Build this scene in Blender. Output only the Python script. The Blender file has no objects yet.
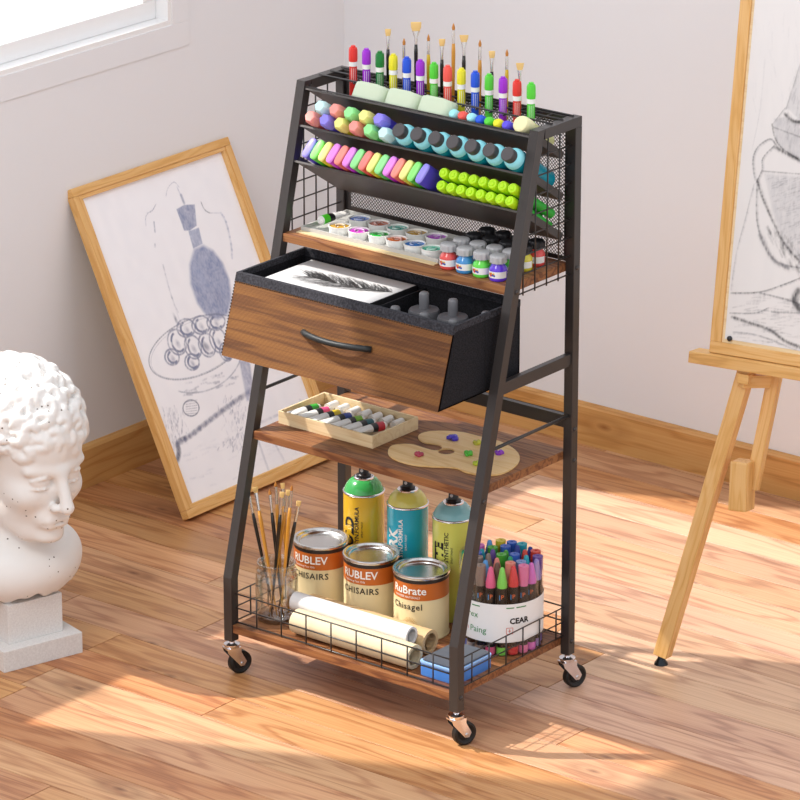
import bpy, bmesh, math, random
import numpy as np
from mathutils import Vector, Matrix, Euler
C = bpy.context.scene
COL = C.collection
PI = math.pi
random.seed(7)
RNG = np.random.RandomState(5)

# ------------------------------------------------------------------ camera
CAM_O = np.array([5.4139, -6.2494, 3.5273])
YAW, PITCH, FPX = -0.6706, 0.3412, 4391.2
_d = np.array([math.sin(YAW)*math.cos(PITCH), math.cos(YAW)*math.cos(PITCH), -math.sin(PITCH)])
_r = np.array([math.cos(YAW), -math.sin(YAW), 0.0])
_u = np.cross(_r, _d)
def ray(x, y):
    v = _d*FPX + _r*(x-400) - _u*(y-400)
    return v/np.linalg.norm(v)
def atz(x, y, z=0.0):
    v = ray(x, y); return CAM_O + v*(z-CAM_O[2])/v[2]
def aty(x, y, Y):
    v = ray(x, y); return CAM_O + v*(Y-CAM_O[1])/v[1]
def atx(x, y, X):
    v = ray(x, y); return CAM_O + v*(X-CAM_O[0])/v[0]
def atpl(x, y, P, n):
    v = ray(x, y); P = np.array(P); n = np.array(n)
    return CAM_O + v*((P-CAM_O)@n)/(v@n)
cd = bpy.data.cameras.new('camera'); cam = bpy.data.objects.new('camera', cd); COL.objects.link(cam)
M = Matrix(((_r[0], _u[0], -_d[0], CAM_O[0]), (_r[1], _u[1], -_d[1], CAM_O[1]), (_r[2], _u[2], -_d[2], CAM_O[2]), (0, 0, 0, 1)))
cam.matrix_world = M
cd.sensor_width = 36; cd.lens = FPX/800*36; cd.clip_end = 100
C.camera = cam

# ------------------------------------------------------------------ materials
def lin(c):
    if isinstance(c, str):
        c = [int(c[i:i+2], 16)/255 for i in (0, 2, 4)]
        c = [x/12.92 if x <= .04045 else ((x+.055)/1.055)**2.4 for x in c]
    return (*c[:3], 1.0)
_mats = {}
def mat(name, col, rough=.5, metal=0.0, spec=.5, coat=0.0, trans=0.0, ior=1.45, sub=0.0):
    if name in _mats: return _mats[name]
    m = bpy.data.materials.new(name); m.use_nodes = True
    b = m.node_tree.nodes['Principled BSDF']
    b.inputs['Base Color'].default_value = lin(col)
    b.inputs['Roughness'].default_value = rough
    b.inputs['Metallic'].default_value = metal
    b.inputs['Specular IOR Level'].default_value = spec
    b.inputs['Coat Weight'].default_value = coat
    b.inputs['Transmission Weight'].default_value = trans
    b.inputs['IOR'].default_value = ior
    _mats[name] = m
    return m
class NT:
    def __init__(s, m):
        s.nt = m.node_tree; s.b = s.nt.nodes['Principled BSDF']; s.L = s.nt.links
    def n(s, t, **k):
        o = s.nt.nodes.new(t)
        for a, v in k.items():
            if a.startswith('i_'):
                o.inputs[a[2:].replace('_', ' ')].default_value = v
            else: setattr(o, a, v)
        return o
    def l(s, a, b): s.L.new(a, b)
    def math(s, op, a, b=None, c=None, clamp=False):
        o = s.nt.nodes.new('ShaderNodeMath'); o.operation = op; o.use_clamp = clamp
        for i, v in enumerate((a, b, c)):
            if v is None: continue
            if hasattr(v, 'links'): s.l(v, o.inputs[i])
            else: o.inputs[i].default_value = v
        return o.outputs[0]
    def mix(s, f, a, b, blend='MIX'):
        o = s.nt.nodes.new('ShaderNodeMix'); o.data_type = 'RGBA'; o.blend_type = blend
        for i, v in ((0, f), (6, a), (7, b)):
            if hasattr(v, 'links'): s.l(v, o.inputs[i])
            else: o.inputs[i].default_value = v
        return o.outputs[2]
    def ramp(s, f, stops):
        o = s.nt.nodes.new('ShaderNodeValToRGB'); e = o.color_ramp.elements
        while len(e) < len(stops): e.new(.5)
        for i, (p, c) in enumerate(stops):
            e[i].position = p; e[i].color = lin(c)
        s.l(f, o.inputs[0]); return o.outputs[0]
def wood(name, dark, mid, light, rough=.45, freq=1.0, knots=.0, attr=False, rings=.55, coat=0.0, bump=.15, along=(1, 9, 9), weave=False):
    m = mat(name, mid, rough, coat=coat); N = NT(m)
    tc = N.n('ShaderNodeTexCoord'); v = tc.outputs['Object']
    if attr:
        at = N.n('ShaderNodeAttribute', attribute_name='rnd')
        sc = N.n('ShaderNodeVectorMath', operation='SCALE'); N.l(at.outputs['Vector'], sc.inputs[0]); sc.inputs['Scale'].default_value = 17.0
        ad = N.n('ShaderNodeVectorMath', operation='ADD'); N.l(v, ad.inputs[0]); N.l(sc.outputs[0], ad.inputs[1]); v = ad.outputs[0]
    mp = N.n('ShaderNodeMapping'); N.l(v, mp.inputs[0]); mp.inputs['Scale'].default_value = [a*freq for a in along]
    n1 = N.n('ShaderNodeTexNoise', i_Scale=1.3, i_Detail=3.0, i_Roughness=.5); N.l(mp.outputs[0], n1.inputs['Vector'])
    # cathedral rings: bands of a warped field
    w = N.math('MULTIPLY', n1.outputs['Fac'], 120.0*rings)
    sn = N.math('SINE', w); ring = N.math('MULTIPLY_ADD', sn, .5, .5)
    ring = N.math('POWER', ring, 3.0)
    mp2 = N.n('ShaderNodeMapping'); N.l(v, mp2.inputs[0]); mp2.inputs['Scale'].default_value = [a*freq*b for a, b in zip(along, (2.0, 36, 36))]
    n2 = N.n('ShaderNodeTexNoise', i_Scale=1.0, i_Detail=4.0, i_Roughness=.65); N.l(mp2.outputs[0], n2.inputs['Vector'])
    n3 = N.n('ShaderNodeTexNoise', i_Scale=.55, i_Detail=2.0); N.l(mp.outputs[0], n3.inputs['Vector'])
    f = N.math('MULTIPLY', ring, .24)
    f = N.math('MULTIPLY_ADD', n2.outputs['Fac'], .62, f)
    f = N.math('MULTIPLY_ADD', n3.outputs['Fac'], .55, f)
    f = N.math('SUBTRACT', f, .31, clamp=True)
    col = N.ramp(f, [(.1, light), (.45, mid), (.85, dark)])
    if knots:
        sk = N.n('ShaderNodeSeparateXYZ'); N.l(v, sk.inputs[0]); ck = N.n('ShaderNodeCombineXYZ')
        N.l(N.math('MULTIPLY', sk.outputs[0], knots), ck.inputs[0]); N.l(N.math('MULTIPLY', N.math('ADD', sk.outputs[1], sk.outputs[2]), knots*2.4), ck.inputs[1])
        vo = N.n('ShaderNodeTexVoronoi', i_Scale=1.0, i_Randomness=1.0, voronoi_dimensions='2D'); N.l(ck.outputs[0], vo.inputs['Vector'])
        kn = N.math('SUBTRACT', 1.0, N.math('MULTIPLY', vo.outputs['Distance'], 24.0), clamp=True)
        kn = N.math('POWER', kn, .8)
        col = N.mix(N.math('MULTIPLY', kn, .75), col, lin(dark), 'MULTIPLY')
        halo = N.math('SUBTRACT', 1.0, N.math('ABSOLUTE', N.math('SUBTRACT', N.math('MULTIPLY', vo.outputs['Distance'], 13.0), 1.1)), clamp=True)
        col = N.mix(N.math('MULTIPLY', halo, .35), col, lin(dark))
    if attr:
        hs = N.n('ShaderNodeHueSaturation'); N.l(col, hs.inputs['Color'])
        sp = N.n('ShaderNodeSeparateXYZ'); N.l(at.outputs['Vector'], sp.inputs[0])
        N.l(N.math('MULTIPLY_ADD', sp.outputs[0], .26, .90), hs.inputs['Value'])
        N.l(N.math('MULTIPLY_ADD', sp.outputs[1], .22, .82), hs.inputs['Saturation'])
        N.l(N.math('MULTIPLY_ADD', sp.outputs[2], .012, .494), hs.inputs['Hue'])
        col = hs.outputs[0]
    hgt = n2.outputs['Fac']
    if weave:
        s2 = N.n('ShaderNodeSeparateXYZ'); N.l(tc.outputs['Object'], s2.inputs[0])
        K = 2*PI/.0046
        a = N.math('SINE', N.math('MULTIPLY', N.math('ADD', s2.outputs[0], s2.outputs[2]), K))
        b = N.math('SINE', N.math('MULTIPLY', N.math('SUBTRACT', s2.outputs[0], s2.outputs[2]), K))
        wv = N.math('MULTIPLY_ADD', N.math('MULTIPLY', a, b), .5, .5)
        col = N.mix(N.math('POWER', wv, 1.5), col, lin('33221a'), 'MULTIPLY')
        hgt = wv
    N.l(col, N.b.inputs['Base Color'])
    bp = N.n('ShaderNodeBump', i_Strength=bump, i_Distance=.001); N.l(hgt, bp.inputs['Height']); N.l(bp.outputs[0], N.b.inputs['Normal'])
    return m

BLACK = mat('black_powder_coat', '322e2d', .34, spec=.7)
BLACK2 = mat('dark_tray_metal', '4c4846', .45, spec=.5)
CHROME = mat('chrome', 'e6e6ea', .16, 1.0)
STEEL = mat('brushed_steel', 'd8d8d6', .25, 1.0)
RUBBER = mat('rubber', '141312', .5)
WHITE = mat('white_plastic', 'f2f2ee', .35)
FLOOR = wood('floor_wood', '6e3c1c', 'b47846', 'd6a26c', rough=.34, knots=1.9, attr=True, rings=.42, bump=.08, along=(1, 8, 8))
BBOARD = wood('baseboard_wood', '9c6832', 'c89354', 'd8aa6c', rough=.45, knots=1.7, rings=.5, along=(1, 7, 7))
PINE = wood('pine_wood', 'b27a3e', 'daa862', 'e6bc80', rough=.45, freq=1.5, knots=.8, rings=.5, along=(1, 8, 8))
PINE2 = wood('frame_wood', 'ac7438', 'd6a25c', 'e2b678', rough=.4, freq=1.4, rings=.6)
RUSTIC = wood('rustic_shelf_wood', '3c2013', '75462a', 'a87446', rough=.5, freq=1.5, knots=2.2, rings=.55, bump=.2)
FABWOOD = wood('woven_brown_fabric', '3a2110', '7a4c26', 'ab7438', rough=.75, freq=1.2, rings=.16, weave=True, bump=.5, along=(1.5, 18, 26))
PALEWOOD = wood('pale_ply', 'd0ae7c', 'e6cca0', 'f0dcb4', rough=.5, freq=1.5, rings=.4)
PALW = wood('palette_wood', 'd09c54', 'e8c080', 'f2d09a', rough=.4, freq=1.3, rings=.4)
HANDLE_GOLD = mat('varnished_gold_wood', 'c98c2e', .3, coat=.3)
HANDLE_BLACK = mat('black_lacquer', '16130f', .25, coat=.4)
def fabric(name, c1, c2, k=.0022):
    m = mat(name, c1, .9, spec=.2); N = NT(m)
    tc = N.n('ShaderNodeTexCoord')
    n = N.n('ShaderNodeTexNoise', i_Scale=1/k*.5, i_Detail=2.0); N.l(tc.outputs['Object'], n.inputs['Vector'])
    N.l(N.ramp(n.outputs['Fac'], [(.35, c1), (.65, c2)]), N.b.inputs['Base Color'])
    bp = N.n('ShaderNodeBump', i_Strength=.35, i_Distance=.001); N.l(n.outputs['Fac'], bp.inputs['Height']); N.l(bp.outputs[0], N.b.inputs['Normal'])
    return m
FABRIC = fabric('charcoal_fabric', '1a1a1c', '2a2a2f', .0014)
RIMFAB = fabric('grey_binding_fabric', '2a2a2e', '414147')
def wallmat(name, c):
    m = mat(name, c, .85, spec=.25); N = NT(m)
    tc = N.n('ShaderNodeTexCoord')
    n = N.n('ShaderNodeTexNoise', i_Scale=180.0, i_Detail=3.0); N.l(tc.outputs['Object'], n.inputs['Vector'])
    bp = N.n('ShaderNodeBump', i_Strength=.06, i_Distance=.001); N.l(n.outputs['Fac'], bp.inputs['Height']); N.l(bp.outputs[0], N.b.inputs['Normal'])
    return m
WALL = wallmat('wall_paint', 'e6e7ea')
WINWHITE = mat('window_frame_white', 'eeeeee', .4)
PLASTER = mat('plaster', 'e8e6e3', .7, spec=.3)
_N = NT(PLASTER); _tc = _N.n('ShaderNodeTexCoord')
_v = _N.n('ShaderNodeTexVoronoi', i_Scale=60.0); _N.l(_tc.outputs['Object'], _v.inputs['Vector'])
_k = _N.math('LESS_THAN', _v.outputs['Distance'], .11)
_n = _N.n('ShaderNodeTexNoise', i_Scale=9.0); _N.l(_tc.outputs['Object'], _n.inputs['Vector'])
_k = _N.math('MULTIPLY', _k, _N.math('GREATER_THAN', _n.outputs['Fac'], .48))
_N.l(_N.mix(_k, lin('e8e6e3'), lin('6a625c')), _N.b.inputs['Base Color'])
STONE = mat('plinth_stone', 'dcdbd9', .8, spec=.25)
_N = NT(STONE); _tc = _N.n('ShaderNodeTexCoord')
_n = _N.n('ShaderNodeTexNoise', i_Scale=260.0, i_Detail=3.0); _N.l(_tc.outputs['Object'], _n.inputs['Vector'])
_N.l(_N.ramp(_n.outputs['Fac'], [(.3, 'd6d4d2'), (.7, 'e4e3e1')]), _N.b.inputs['Base Color'])

# ------------------------------------------------------------------ mesh helpers
def smooth_all(bm, s=True):
    for f in bm.faces: f.smooth = s
def obj(name, bm, m, parent=None, smooth=False, loc=None, rot=None, auto=None):
    me = bpy.data.meshes.new(name)
    bmesh.ops.recalc_face_normals(bm, faces=bm.faces[:])
    if smooth: smooth_all(bm)
    bm.to_mesh(me); bm.free()
    ms = m if isinstance(m, (list, tuple)) else [m]
    for x in ms: me.materials.append(x)
    if auto:
        me.set_sharp_from_angle(angle=math.radians(auto))
    o = bpy.data.objects.new(name, me); COL.objects.link(o)
    if parent: o.parent = parent
    if loc is not None: o.location = loc
    if rot is not None: o.rotation_euler = rot
    return o
def thing(name, label, cat, loc=(0, 0, 0), rot=(0, 0, 0), group=None):
    o = bpy.data.objects.new(name, None); COL.objects.link(o)
    o.location = loc; o.rotation_euler = rot; o['label'] = label; o['category'] = cat
    o.empty_display_size = .02
    if group: o['group'] = group
    return o
def tag(o, label, cat, group=None):
    o['label'] = label; o['category'] = cat
    if group: o['group'] = group
    return o
def struct(name, bm, m, parent=None, **k):
    o = obj(name, bm, m, parent, **k)
    if parent is None: o['kind'] = 'structure'
    return o
def copy_tree(o, parent=None):
    c = o.copy(); COL.objects.link(c); c.parent = parent
    for ch in list(o.children): copy_tree(ch, c)
    return c
def setmat(me_obj, m):
    """own mesh data with another material"""
    me_obj.data = me_obj.data.copy(); me_obj.data.materials[0] = m
def B(): return bmesh.new()
def box(bm, lo, hi, mi=0, bevel=0.0, mtx=None):
    vs = [bm.verts.new((x, y, z)) for x in (lo[0], hi[0]) for y in (lo[1], hi[1]) for z in (lo[2], hi[2])]
    fs = []
    for q in ((0, 1, 3, 2), (4, 6, 7, 5), (0, 4, 5, 1), (2, 3, 7, 6), (0, 2, 6, 4), (1, 5, 7, 3)):
        f = bm.faces.new([vs[i] for i in q]); f.material_index = mi; fs.append(f)
    if bevel > 0:
        es = list({e for f in fs for e in f.edges})
        r = bmesh.ops.bevel(bm, geom=es+vs, offset=bevel, segments=2, profile=.6, affect='EDGES')
        vs = list({v for f in r['faces'] for v in f.verts} | {v for v in vs if v.is_valid})
        for f in r['faces']: f.material_index = mi
    if mtx is not None:
        for v in vs: v.co = mtx @ v.co
    return bm
def prism(bm, pts, z0, z1, mi=0, mtx=None, bevel=0.0):
    a = [bm.verts.new((x, y, z0)) for x, y in pts]; b = [bm.verts.new((x, y, z1)) for x, y in pts]
    n = len(pts); fs = []
    fs.append(bm.faces.new(a[::-1])); fs.append(bm.faces.new(b))
    for i in range(n): fs.append(bm.faces.new((a[i], a[(i+1) % n], b[(i+1) % n], b[i])))
    for f in fs: f.material_index = mi
    vs = a+b
    if bevel > 0:
        es = [e for f in fs[:2] for e in f.edges]
        r = bmesh.ops.bevel(bm, geom=es, offset=bevel, segments=2, profile=.6, affect='EDGES')
        vs = list({v for f in r['faces'] for v in f.verts} | {v for v in vs if v.is_valid})
        for f in r['faces']: f.material_index = mi
    if mtx is not None:
        for v in vs: v.co = mtx @ v.co
    return bm
def frame(axis):
    z = Vector(axis).normalized()
    x = Vector((0, 0, 1)).cross(z) if abs(z.z) < .9 else Vector((1, 0, 0)).cross(z)
    x.normalize(); y = z.cross(x)
    return x, y, z
def lathe(bm, prof, base=(0, 0, 0), axis=(0, 0, 1), n=24, mi=0, mis=None, cap=True):
    """prof: list of (r, h); r<=0 closes"""
    X, Y, Z = frame(axis); base = Vector(base); rings = []
    for r, h in prof:
        if r <= 1e-6: rings.append([bm.verts.new(base+Z*h)])
        else: rings.append([bm.verts.new(base+Z*h+X*(r*math.cos(2*PI*k/n))+Y*(r*math.sin(2*PI*k/n))) for k in range(n)])
    for i in range(len(rings)-1):
        a, b = rings[i], rings[i+1]; m_ = mis[i] if mis else mi
        for k in range(n):
            k2 = (k+1) % n
            if len(a) == 1 and len(b) == 1: break
            if len(a) == 1: f = bm.faces.new((a[0], b[k], b[k2]))
            elif len(b) == 1: f = bm.faces.new((a[k], b[0], a[k2]))
            else: f = bm.faces.new((a[k], b[k], b[k2], a[k2]))
            f.material_index = m_
    if cap:
        for R, j in ((rings[0], 0), (rings[-1], -1)):
            if len(R) > 1:
                f = bm.faces.new(R); f.material_index = (mis[j] if mis else mi)
    return bm
def tube(bm, pts, r, n=8, mi=0, closed=False, radii=None):
    pts = [Vector(p) for p in pts]; rings = []; m = len(pts)
    prev = None
    for i, p in enumerate(pts):
        if closed: t = pts[(i+1) % m]-pts[i-1]
        else: t = pts[min(i+1, m-1)]-pts[max(i-1, 0)]
        t.normalize()
        if prev is None:
            x = t.orthogonal().normalized()
        else:
            x = (prev-t*prev.dot(t)).normalized()
        prev = x; y = t.cross(x); rr = radii[i] if radii else r
        rings.append([bm.verts.new(p+x*(rr*math.cos(2*PI*k/n))+y*(rr*math.sin(2*PI*k/n))) for k in range(n)])
    for i in range(m if closed else m-1):
        a, b = rings[i], rings[(i+1) % m]
        for k in range(n):
            f = bm.faces.new((a[k], a[(k+1) % n], b[(k+1) % n], b[k])); f.material_index = mi; f.smooth = True
    if not closed:
        for R in (rings[0][::-1], rings[-1]):
            f = bm.faces.new(R); f.material_index = mi
    return bm
def barbm(w, h, L, bevel=.0015):
    return box(B(), (0, -w/2, -h/2), (L, w/2, h/2), bevel=bevel)
def bar(name, p0, p1, w, h, up, m, parent, bevel=.0015, end=None):
    """bar whose local X runs p0->p1, w across, h along 'up'"""
    p0 = Vector(p0); p1 = Vector(p1); x = (p1-p0); L = x.length; x.normalize()
    z = Vector(up); z = (z-x*z.dot(x)).normalized(); y = z.cross(x)
    o = obj(name, barbm(w, h, L, bevel), m, parent)
    mw = Matrix((x, y, z)).transposed().to_4x4(); mw.translation = p0
    if parent is not None:
        po = parent.matrix_basis
        o.matrix_basis = po.inverted() @ mw
    else: o.matrix_basis = mw
    return o
def text_faces(txt, size, bold=0.0, align='LEFT', space=1.0):
    cu = bpy.data.curves.new('t', 'FONT'); cu.body = txt; cu.size = size; cu.offset = bold
    cu.align_x = align; cu.space_character = space; cu.resolution_u = 2
    o = bpy.data.objects.new('t', cu); COL.objects.link(o)
    dg = bpy.context.evaluated_depsgraph_get()
    me = bpy.data.meshes.new_from_object(o.evaluated_get(dg))
    V = [tuple(v.co) for v in me.vertices]; F = [tuple(p.vertices) for p in me.polygons]
    bpy.data.objects.remove(o); bpy.data.curves.remove(cu); bpy.data.meshes.remove(me)
    return V, F
def add_text(bm, txt, size, fn, bold=0.0, align='LEFT', mi=0, space=1.0, cut=None):
    t = B(); V, F = text_faces(txt, size, bold, align, space)
    vs = [t.verts.new(v) for v in V]
    for f in F:
        try: t.faces.new([vs[i] for i in f])
        except ValueError: pass
    bmesh.ops.triangulate(t, faces=t.faces[:])
    # split in thin vertical strips so the lettering can follow a curve
    if cut:
        xs = [v.co.x for v in t.verts]
        if xs:
            x = math.floor(min(xs)/cut)*cut
            while x < max(xs):
                bmesh.ops.bisect_plane(t, geom=t.verts[:]+t.edges[:]+t.faces[:], plane_co=(x, 0, 0), plane_no=(1, 0, 0)); x += cut
    mp = {}
    for v in t.verts: mp[v] = bm.verts.new(fn(v.co.x, v.co.y))
    for f in t.faces:
        try:
            g = bm.faces.new([mp[v] for v in f.verts]); g.material_index = mi
        except ValueError: pass
    t.free(); return bm
def cylmap(r, z0, a0, vertical=False):
    """text x -> angle; a0 = direction angle (radians, world) the text starts/centres at"""
    def fn(x, y):
        if vertical: x, y = -y, x
        a = a0 + x/r
        return (r*math.cos(a), r*math.sin(a), z0+y)
    return fn

# ------------------------------------------------------------------ room
XL, YB = -.9613, 1.5746
XR, YF, HW = 3.6, -4.5, 4.4
def floor():
    bm = B(); lay = bm.faces.layers.float_vector.new('rnd') if False else None
    me = bpy.data.meshes.new('floor'); V = []; F = []; R = []
    w = .1085; g = .0009
    k0 = int(math.floor((YF+.08)/w)); k1 = int(math.ceil((YB+.08)/w))
    rr = random.Random(11)
    for k in range(k0, k1+1):
        y0 = max(-.08+k*w+g, YF); y1 = min(-.08+(k+1)*w-g, YB)
        if y1 <= y0: continue
        x = XL-rr.random()*1.1
        while x < XR:
            L = rr.uniform(.9, 1.9); a = max(x+g, XL); b = min(x+L-g, XR)
            if b > a:
                i = len(V); e = .0003; t = .012
                V += [(a, y0, -t), (b, y0, -t), (b, y1, -t), (a, y1, -t), (a, y0, -e), (b, y0, -e), (b, y1, -e), (a, y1, -e), (a+e, y0+e, 0), (b-e, y0+e, 0), (b-e, y1-e, 0), (a+e, y1-e, 0)]
                F += [(i+8, i+9, i+10, i+11)]
                for s in (0, 4):
                    for q in range(4):
                        q2 = (q+1) % 4; F.append((i+s+q, i+s+q2, i+s+4+q2, i+s+4+q))
                pale = 1.0 if (a+b)/2 > .25 and y0 > .2 else 0.0  # planks in the sunlit area: sunlight put into a paler, greyer colour
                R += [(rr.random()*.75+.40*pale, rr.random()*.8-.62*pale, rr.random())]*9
            x += L
    i = len(V); V += [(XL, YF, -.012), (XR, YF, -.012), (XR, YB, -.012), (XL, YB, -.012)]; F.append((i, i+1, i+2, i+3)); R.append((0, 0, 0))
    me.from_pydata(V, [], F)
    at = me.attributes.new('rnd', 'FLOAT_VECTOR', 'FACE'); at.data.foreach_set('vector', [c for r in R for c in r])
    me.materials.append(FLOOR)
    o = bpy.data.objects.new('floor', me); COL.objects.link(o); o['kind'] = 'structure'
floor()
# left wall with the window opening
WY0, WY1, WZ0, WZ1 = -.88, .958, 1.013, 2.62
TH = .13
bm = B()
box(bm, (XL-TH, YF, 0), (XL, YB, WZ0)); box(bm, (XL-TH, YF, WZ1), (XL, YB, HW))
box(bm, (XL-TH, YF, WZ0), (XL, WY0, WZ1)); box(bm, (XL-TH, WY1, WZ0), (XL, YB, WZ1))
struct('wall_left', bm, WALL)
struct('wall_back', box(B(), (XL-TH, YB, 0), (XR, YB+TH, HW)), WALL)
bm = B(); e = .058; t = .003
box(bm, (XL, WY0-e, WZ0-e), (XL+t, WY1+e, WZ0), bevel=.001); box(bm, (XL, WY0-e, WZ1), (XL+t, WY1+e, WZ1+e), bevel=.001)
box(bm, (XL, WY1, WZ0), (XL+t, WY1+e, WZ1), bevel=.001); box(bm, (XL, WY0-e, WZ0), (XL+t, WY0, WZ1), bevel=.001)
struct('trim_1', bm, WALL)
# window lining, frame, mullion, panes
bm = B(); s = .0
box(bm, (XL-TH, WY0, WZ0), (XL+.001, WY1, WZ0+.012)); box(bm, (XL-TH, WY1-.012, WZ0+.012), (XL+.001, WY1, WZ1)); box(bm, (XL-TH, WY0, WZ0+.012), (XL+.001, WY0+.012, WZ1))
box(bm, (XL-TH, WY0+.012, WZ1-.012), (XL+.001, WY1-.012, WZ1))
win = struct('window_1', bm, WINWHITE)
fx0, fx1 = XL-.072, XL-.034; fw = .044
bm = B(); z0, z1, y0, y1 = WZ0+.012, WZ1-.012, WY0+.012, WY1-.012
box(bm, (fx0, y0, z0), (fx1, y1, z0+fw), bevel=.003); box(bm, (fx0, y0, z1-fw), (fx1, y1, z1), bevel=.003)
box(bm, (fx0, y0, z0+fw), (fx1, y0+fw, z1-fw), bevel=.003); box(bm, (fx0, y1-fw, z0+fw), (fx1, y1, z1-fw), bevel=.003)
obj('window_frame', bm, WINWHITE, win)
GL = mat('window_glass', 'ffffff', .02)
_nt = GL.node_tree; _o = _nt.nodes['Material Output']; _mx = _nt.nodes.new('ShaderNodeMixShader'); _tr = _nt.nodes.new('ShaderNodeBsdfTransparent')
_gl = _nt.nodes.new('ShaderNodeBsdfGlossy'); _gl.inputs['Roughness'].default_value = .02
_mx.inputs[0].default_value = .05; _nt.links.new(_tr.outputs[0], _mx.inputs[1]); _nt.links.new(_gl.outputs[0], _mx.inputs[2]); _nt.links.new(_mx.outputs[0], _o.inputs[0])
obj('window_pane', box(B(), (fx0+.018, y0+fw-.004, z0+fw-.004), (fx0+.022, y1-fw+.004, z1-fw+.004)), GL, win)
# baseboards
def baseboard(name, p0, p1, up):
    p0 = Vector(p0); p1 = Vector(p1); x = (p1-p0).normalized(); L = (p1-p0).length; y = Vector((0, 0, 1)).cross(x)
    bm = B(); pts = [(0, 0), (.016, 0), (.016, .091), (.012, .0975), (.004, .0997), (0, .0997)]
    a = [bm.verts.new((0, p, q)) for p, q in pts]; b = [bm.verts.new((L, p, q)) for p, q in pts]
    bm.faces.new(a); bm.faces.new(b[::-1])
    for i in range(len(pts)): bm.faces.new((a[i], b[i], b[(i+1) % 6], a[(i+1) % 6]))
    o = struct(name, bm, BBOARD); mw = Matrix((x, y, Vector((0, 0, 1)))).transposed().to_4x4(); mw.translation = p0; o.matrix_basis = mw
baseboard('baseboard_left', (XL, YB, 0), (XL, YF, 0), 0)
baseboard('baseboard_back', (XR, YB, 0), (XL+.016, YB, 0), 0)

# ------------------------------------------------------------------ light
world = bpy.data.worlds.new('world'); C.world = world; world.use_nodes = True
wn = world.node_tree; bg = wn.nodes['Background']
tc = wn.nodes.new('ShaderNodeTexCoord'); dt = wn.nodes.new('ShaderNodeVectorMath'); dt.operation = 'DOT_PRODUCT'
wn.links.new(tc.outputs['Generated'], dt.inputs[0]); dt.inputs[1].default_value = (-.93, -.1, .35)
rp = wn.nodes.new('ShaderNodeValToRGB'); wn.links.new(dt.outputs['Value'], rp.inputs[0])
e_ = rp.color_ramp.elements; e_[0].position = .0; e_[0].color = (.90, .92, .97, 1); e_[1].position = .75; e_[1].color = (1.7, 1.75, 1.85, 1)
wn.links.new(rp.outputs[0], bg.inputs[0]); bg.inputs[1].default_value = 1.08
SUN = Vector((.79, .345, -1.0))
sl = bpy.data.lights.new('sun', 'SUN'); sl.energy = 5.8; sl.angle = math.radians(.9); sl.color = (1.0, .945, .875)
so = bpy.data.objects.new('sun', sl); COL.objects.link(so); so.rotation_euler = SUN.to_track_quat('-Z', 'Y').to_euler(); so.location = (-3, -1, 4)
al = bpy.data.lights.new('added_front_light', 'AREA'); al.energy = 30; al.size = .9; al.color = (1, .95, .9)  # soft front light added out of view, for the drawer handle's shadow
ao = bpy.data.objects.new('added_front_light', al); COL.objects.link(ao); ao.location = (.5, -2.6, 3.2)
ao.rotation_euler = (Vector((.3, .1, .7))-ao.location).to_track_quat('-Z', 'Y').to_euler()
C.view_settings.view_transform = 'Standard'; C.view_settings.look = 'None'; C.view_settings.exposure = 0.0; C.view_settings.gamma = 1
C.view_settings.use_curve_mapping = False
#PART2
# ------------------------------------------------------------------ the rolling cart
W, D, H, t = .6, .3872, 1.2025, .0208
ZB, YT, HL = .214, .2454, .0762
def yf(z): return 0 if z < ZB else YT*(z-ZB)/(H-ZB)
CX, CY = .3, .19
cart = thing('rolling_cart', 'black metal three-shelf rolling art cart with brown drawer and tiered racks', 'cart', (CX, CY, 0))
def cobj(name, bm, m, parent=None, **k):
    """mesh built in room coordinates, hung under the cart"""
    for v in bm.verts: v.co -= Vector((CX, CY, 0))
    o = obj(name, bm, m, cart, **k)
    if parent is not None: o.parent = parent
    return o
def legbm(x0):
    bm = B(); hl = t
    prof = [(0, HL), (0, ZB), (YT, H), (YT+t*1.03, H), (t*1.0, ZB-.003), (t, HL)]
    a = [bm.verts.new((x0, y, z)) for y, z in prof]; b = [bm.verts.new((x0+t, y, z)) for y, z in prof]
    for i in range(6): bm.faces.new((a[i], a[(i+1) % 6], b[(i+1) % 6], b[i]))
    bm.faces.new((a[0], a[1], a[4], a[5])); bm.faces.new((a[1], a[2], a[3], a[4])); bm.faces.new((b[0], b[5], b[4], b[1])); bm.faces.new((b[1], b[4], b[3], b[2]))
    bmesh.ops.bevel(bm, geom=[e for e in bm.edges if abs(e.calc_face_angle(0)) > .6], offset=.0015, segments=2, affect='EDGES')
    return bm
def bolt(bm, p, ax=(1, 0, 0), r=.0052):
    lathe(bm, [(0, 0), (r, 0), (r, .0016), (r*.7, .0032), (0, .0038)], p, ax, 12)
legs = []
for x0, side in ((0, -1), (W-t, 1)):
    o = cobj('front_leg', legbm(x0), BLACK); legs.append(o)
    for z in (.105, .494, .896):
        bm = B(); bolt(bm, (W-.0005 if side == 1 else .0005, yf(z)+.011, z), (side, 0, 0)); cobj('bolt', bm, BLACK, auto=40).parent = o
for x0, side in ((0, -1), (W-t, 1)):
    o = cobj('rear_leg', box(B(), (x0, D-t, HL), (x0+t, D, H-t), bevel=.0015), BLACK); legs.append(o)
    for z in (.105, .494, .56, .896):
        bm = B(); bolt(bm, (W-.0005, D-.0104, z) if side == 1 else (.0005, D-.0104, z), (side, 0, 0)); cobj('bolt', bm, BLACK, auto=40).parent = o
for x0 in (0, W-t):
    cobj('top_bar', box(B(), (x0, YT+t*1.03, H-t), (x0+t, D, H), bevel=.0015), BLACK)
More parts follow.
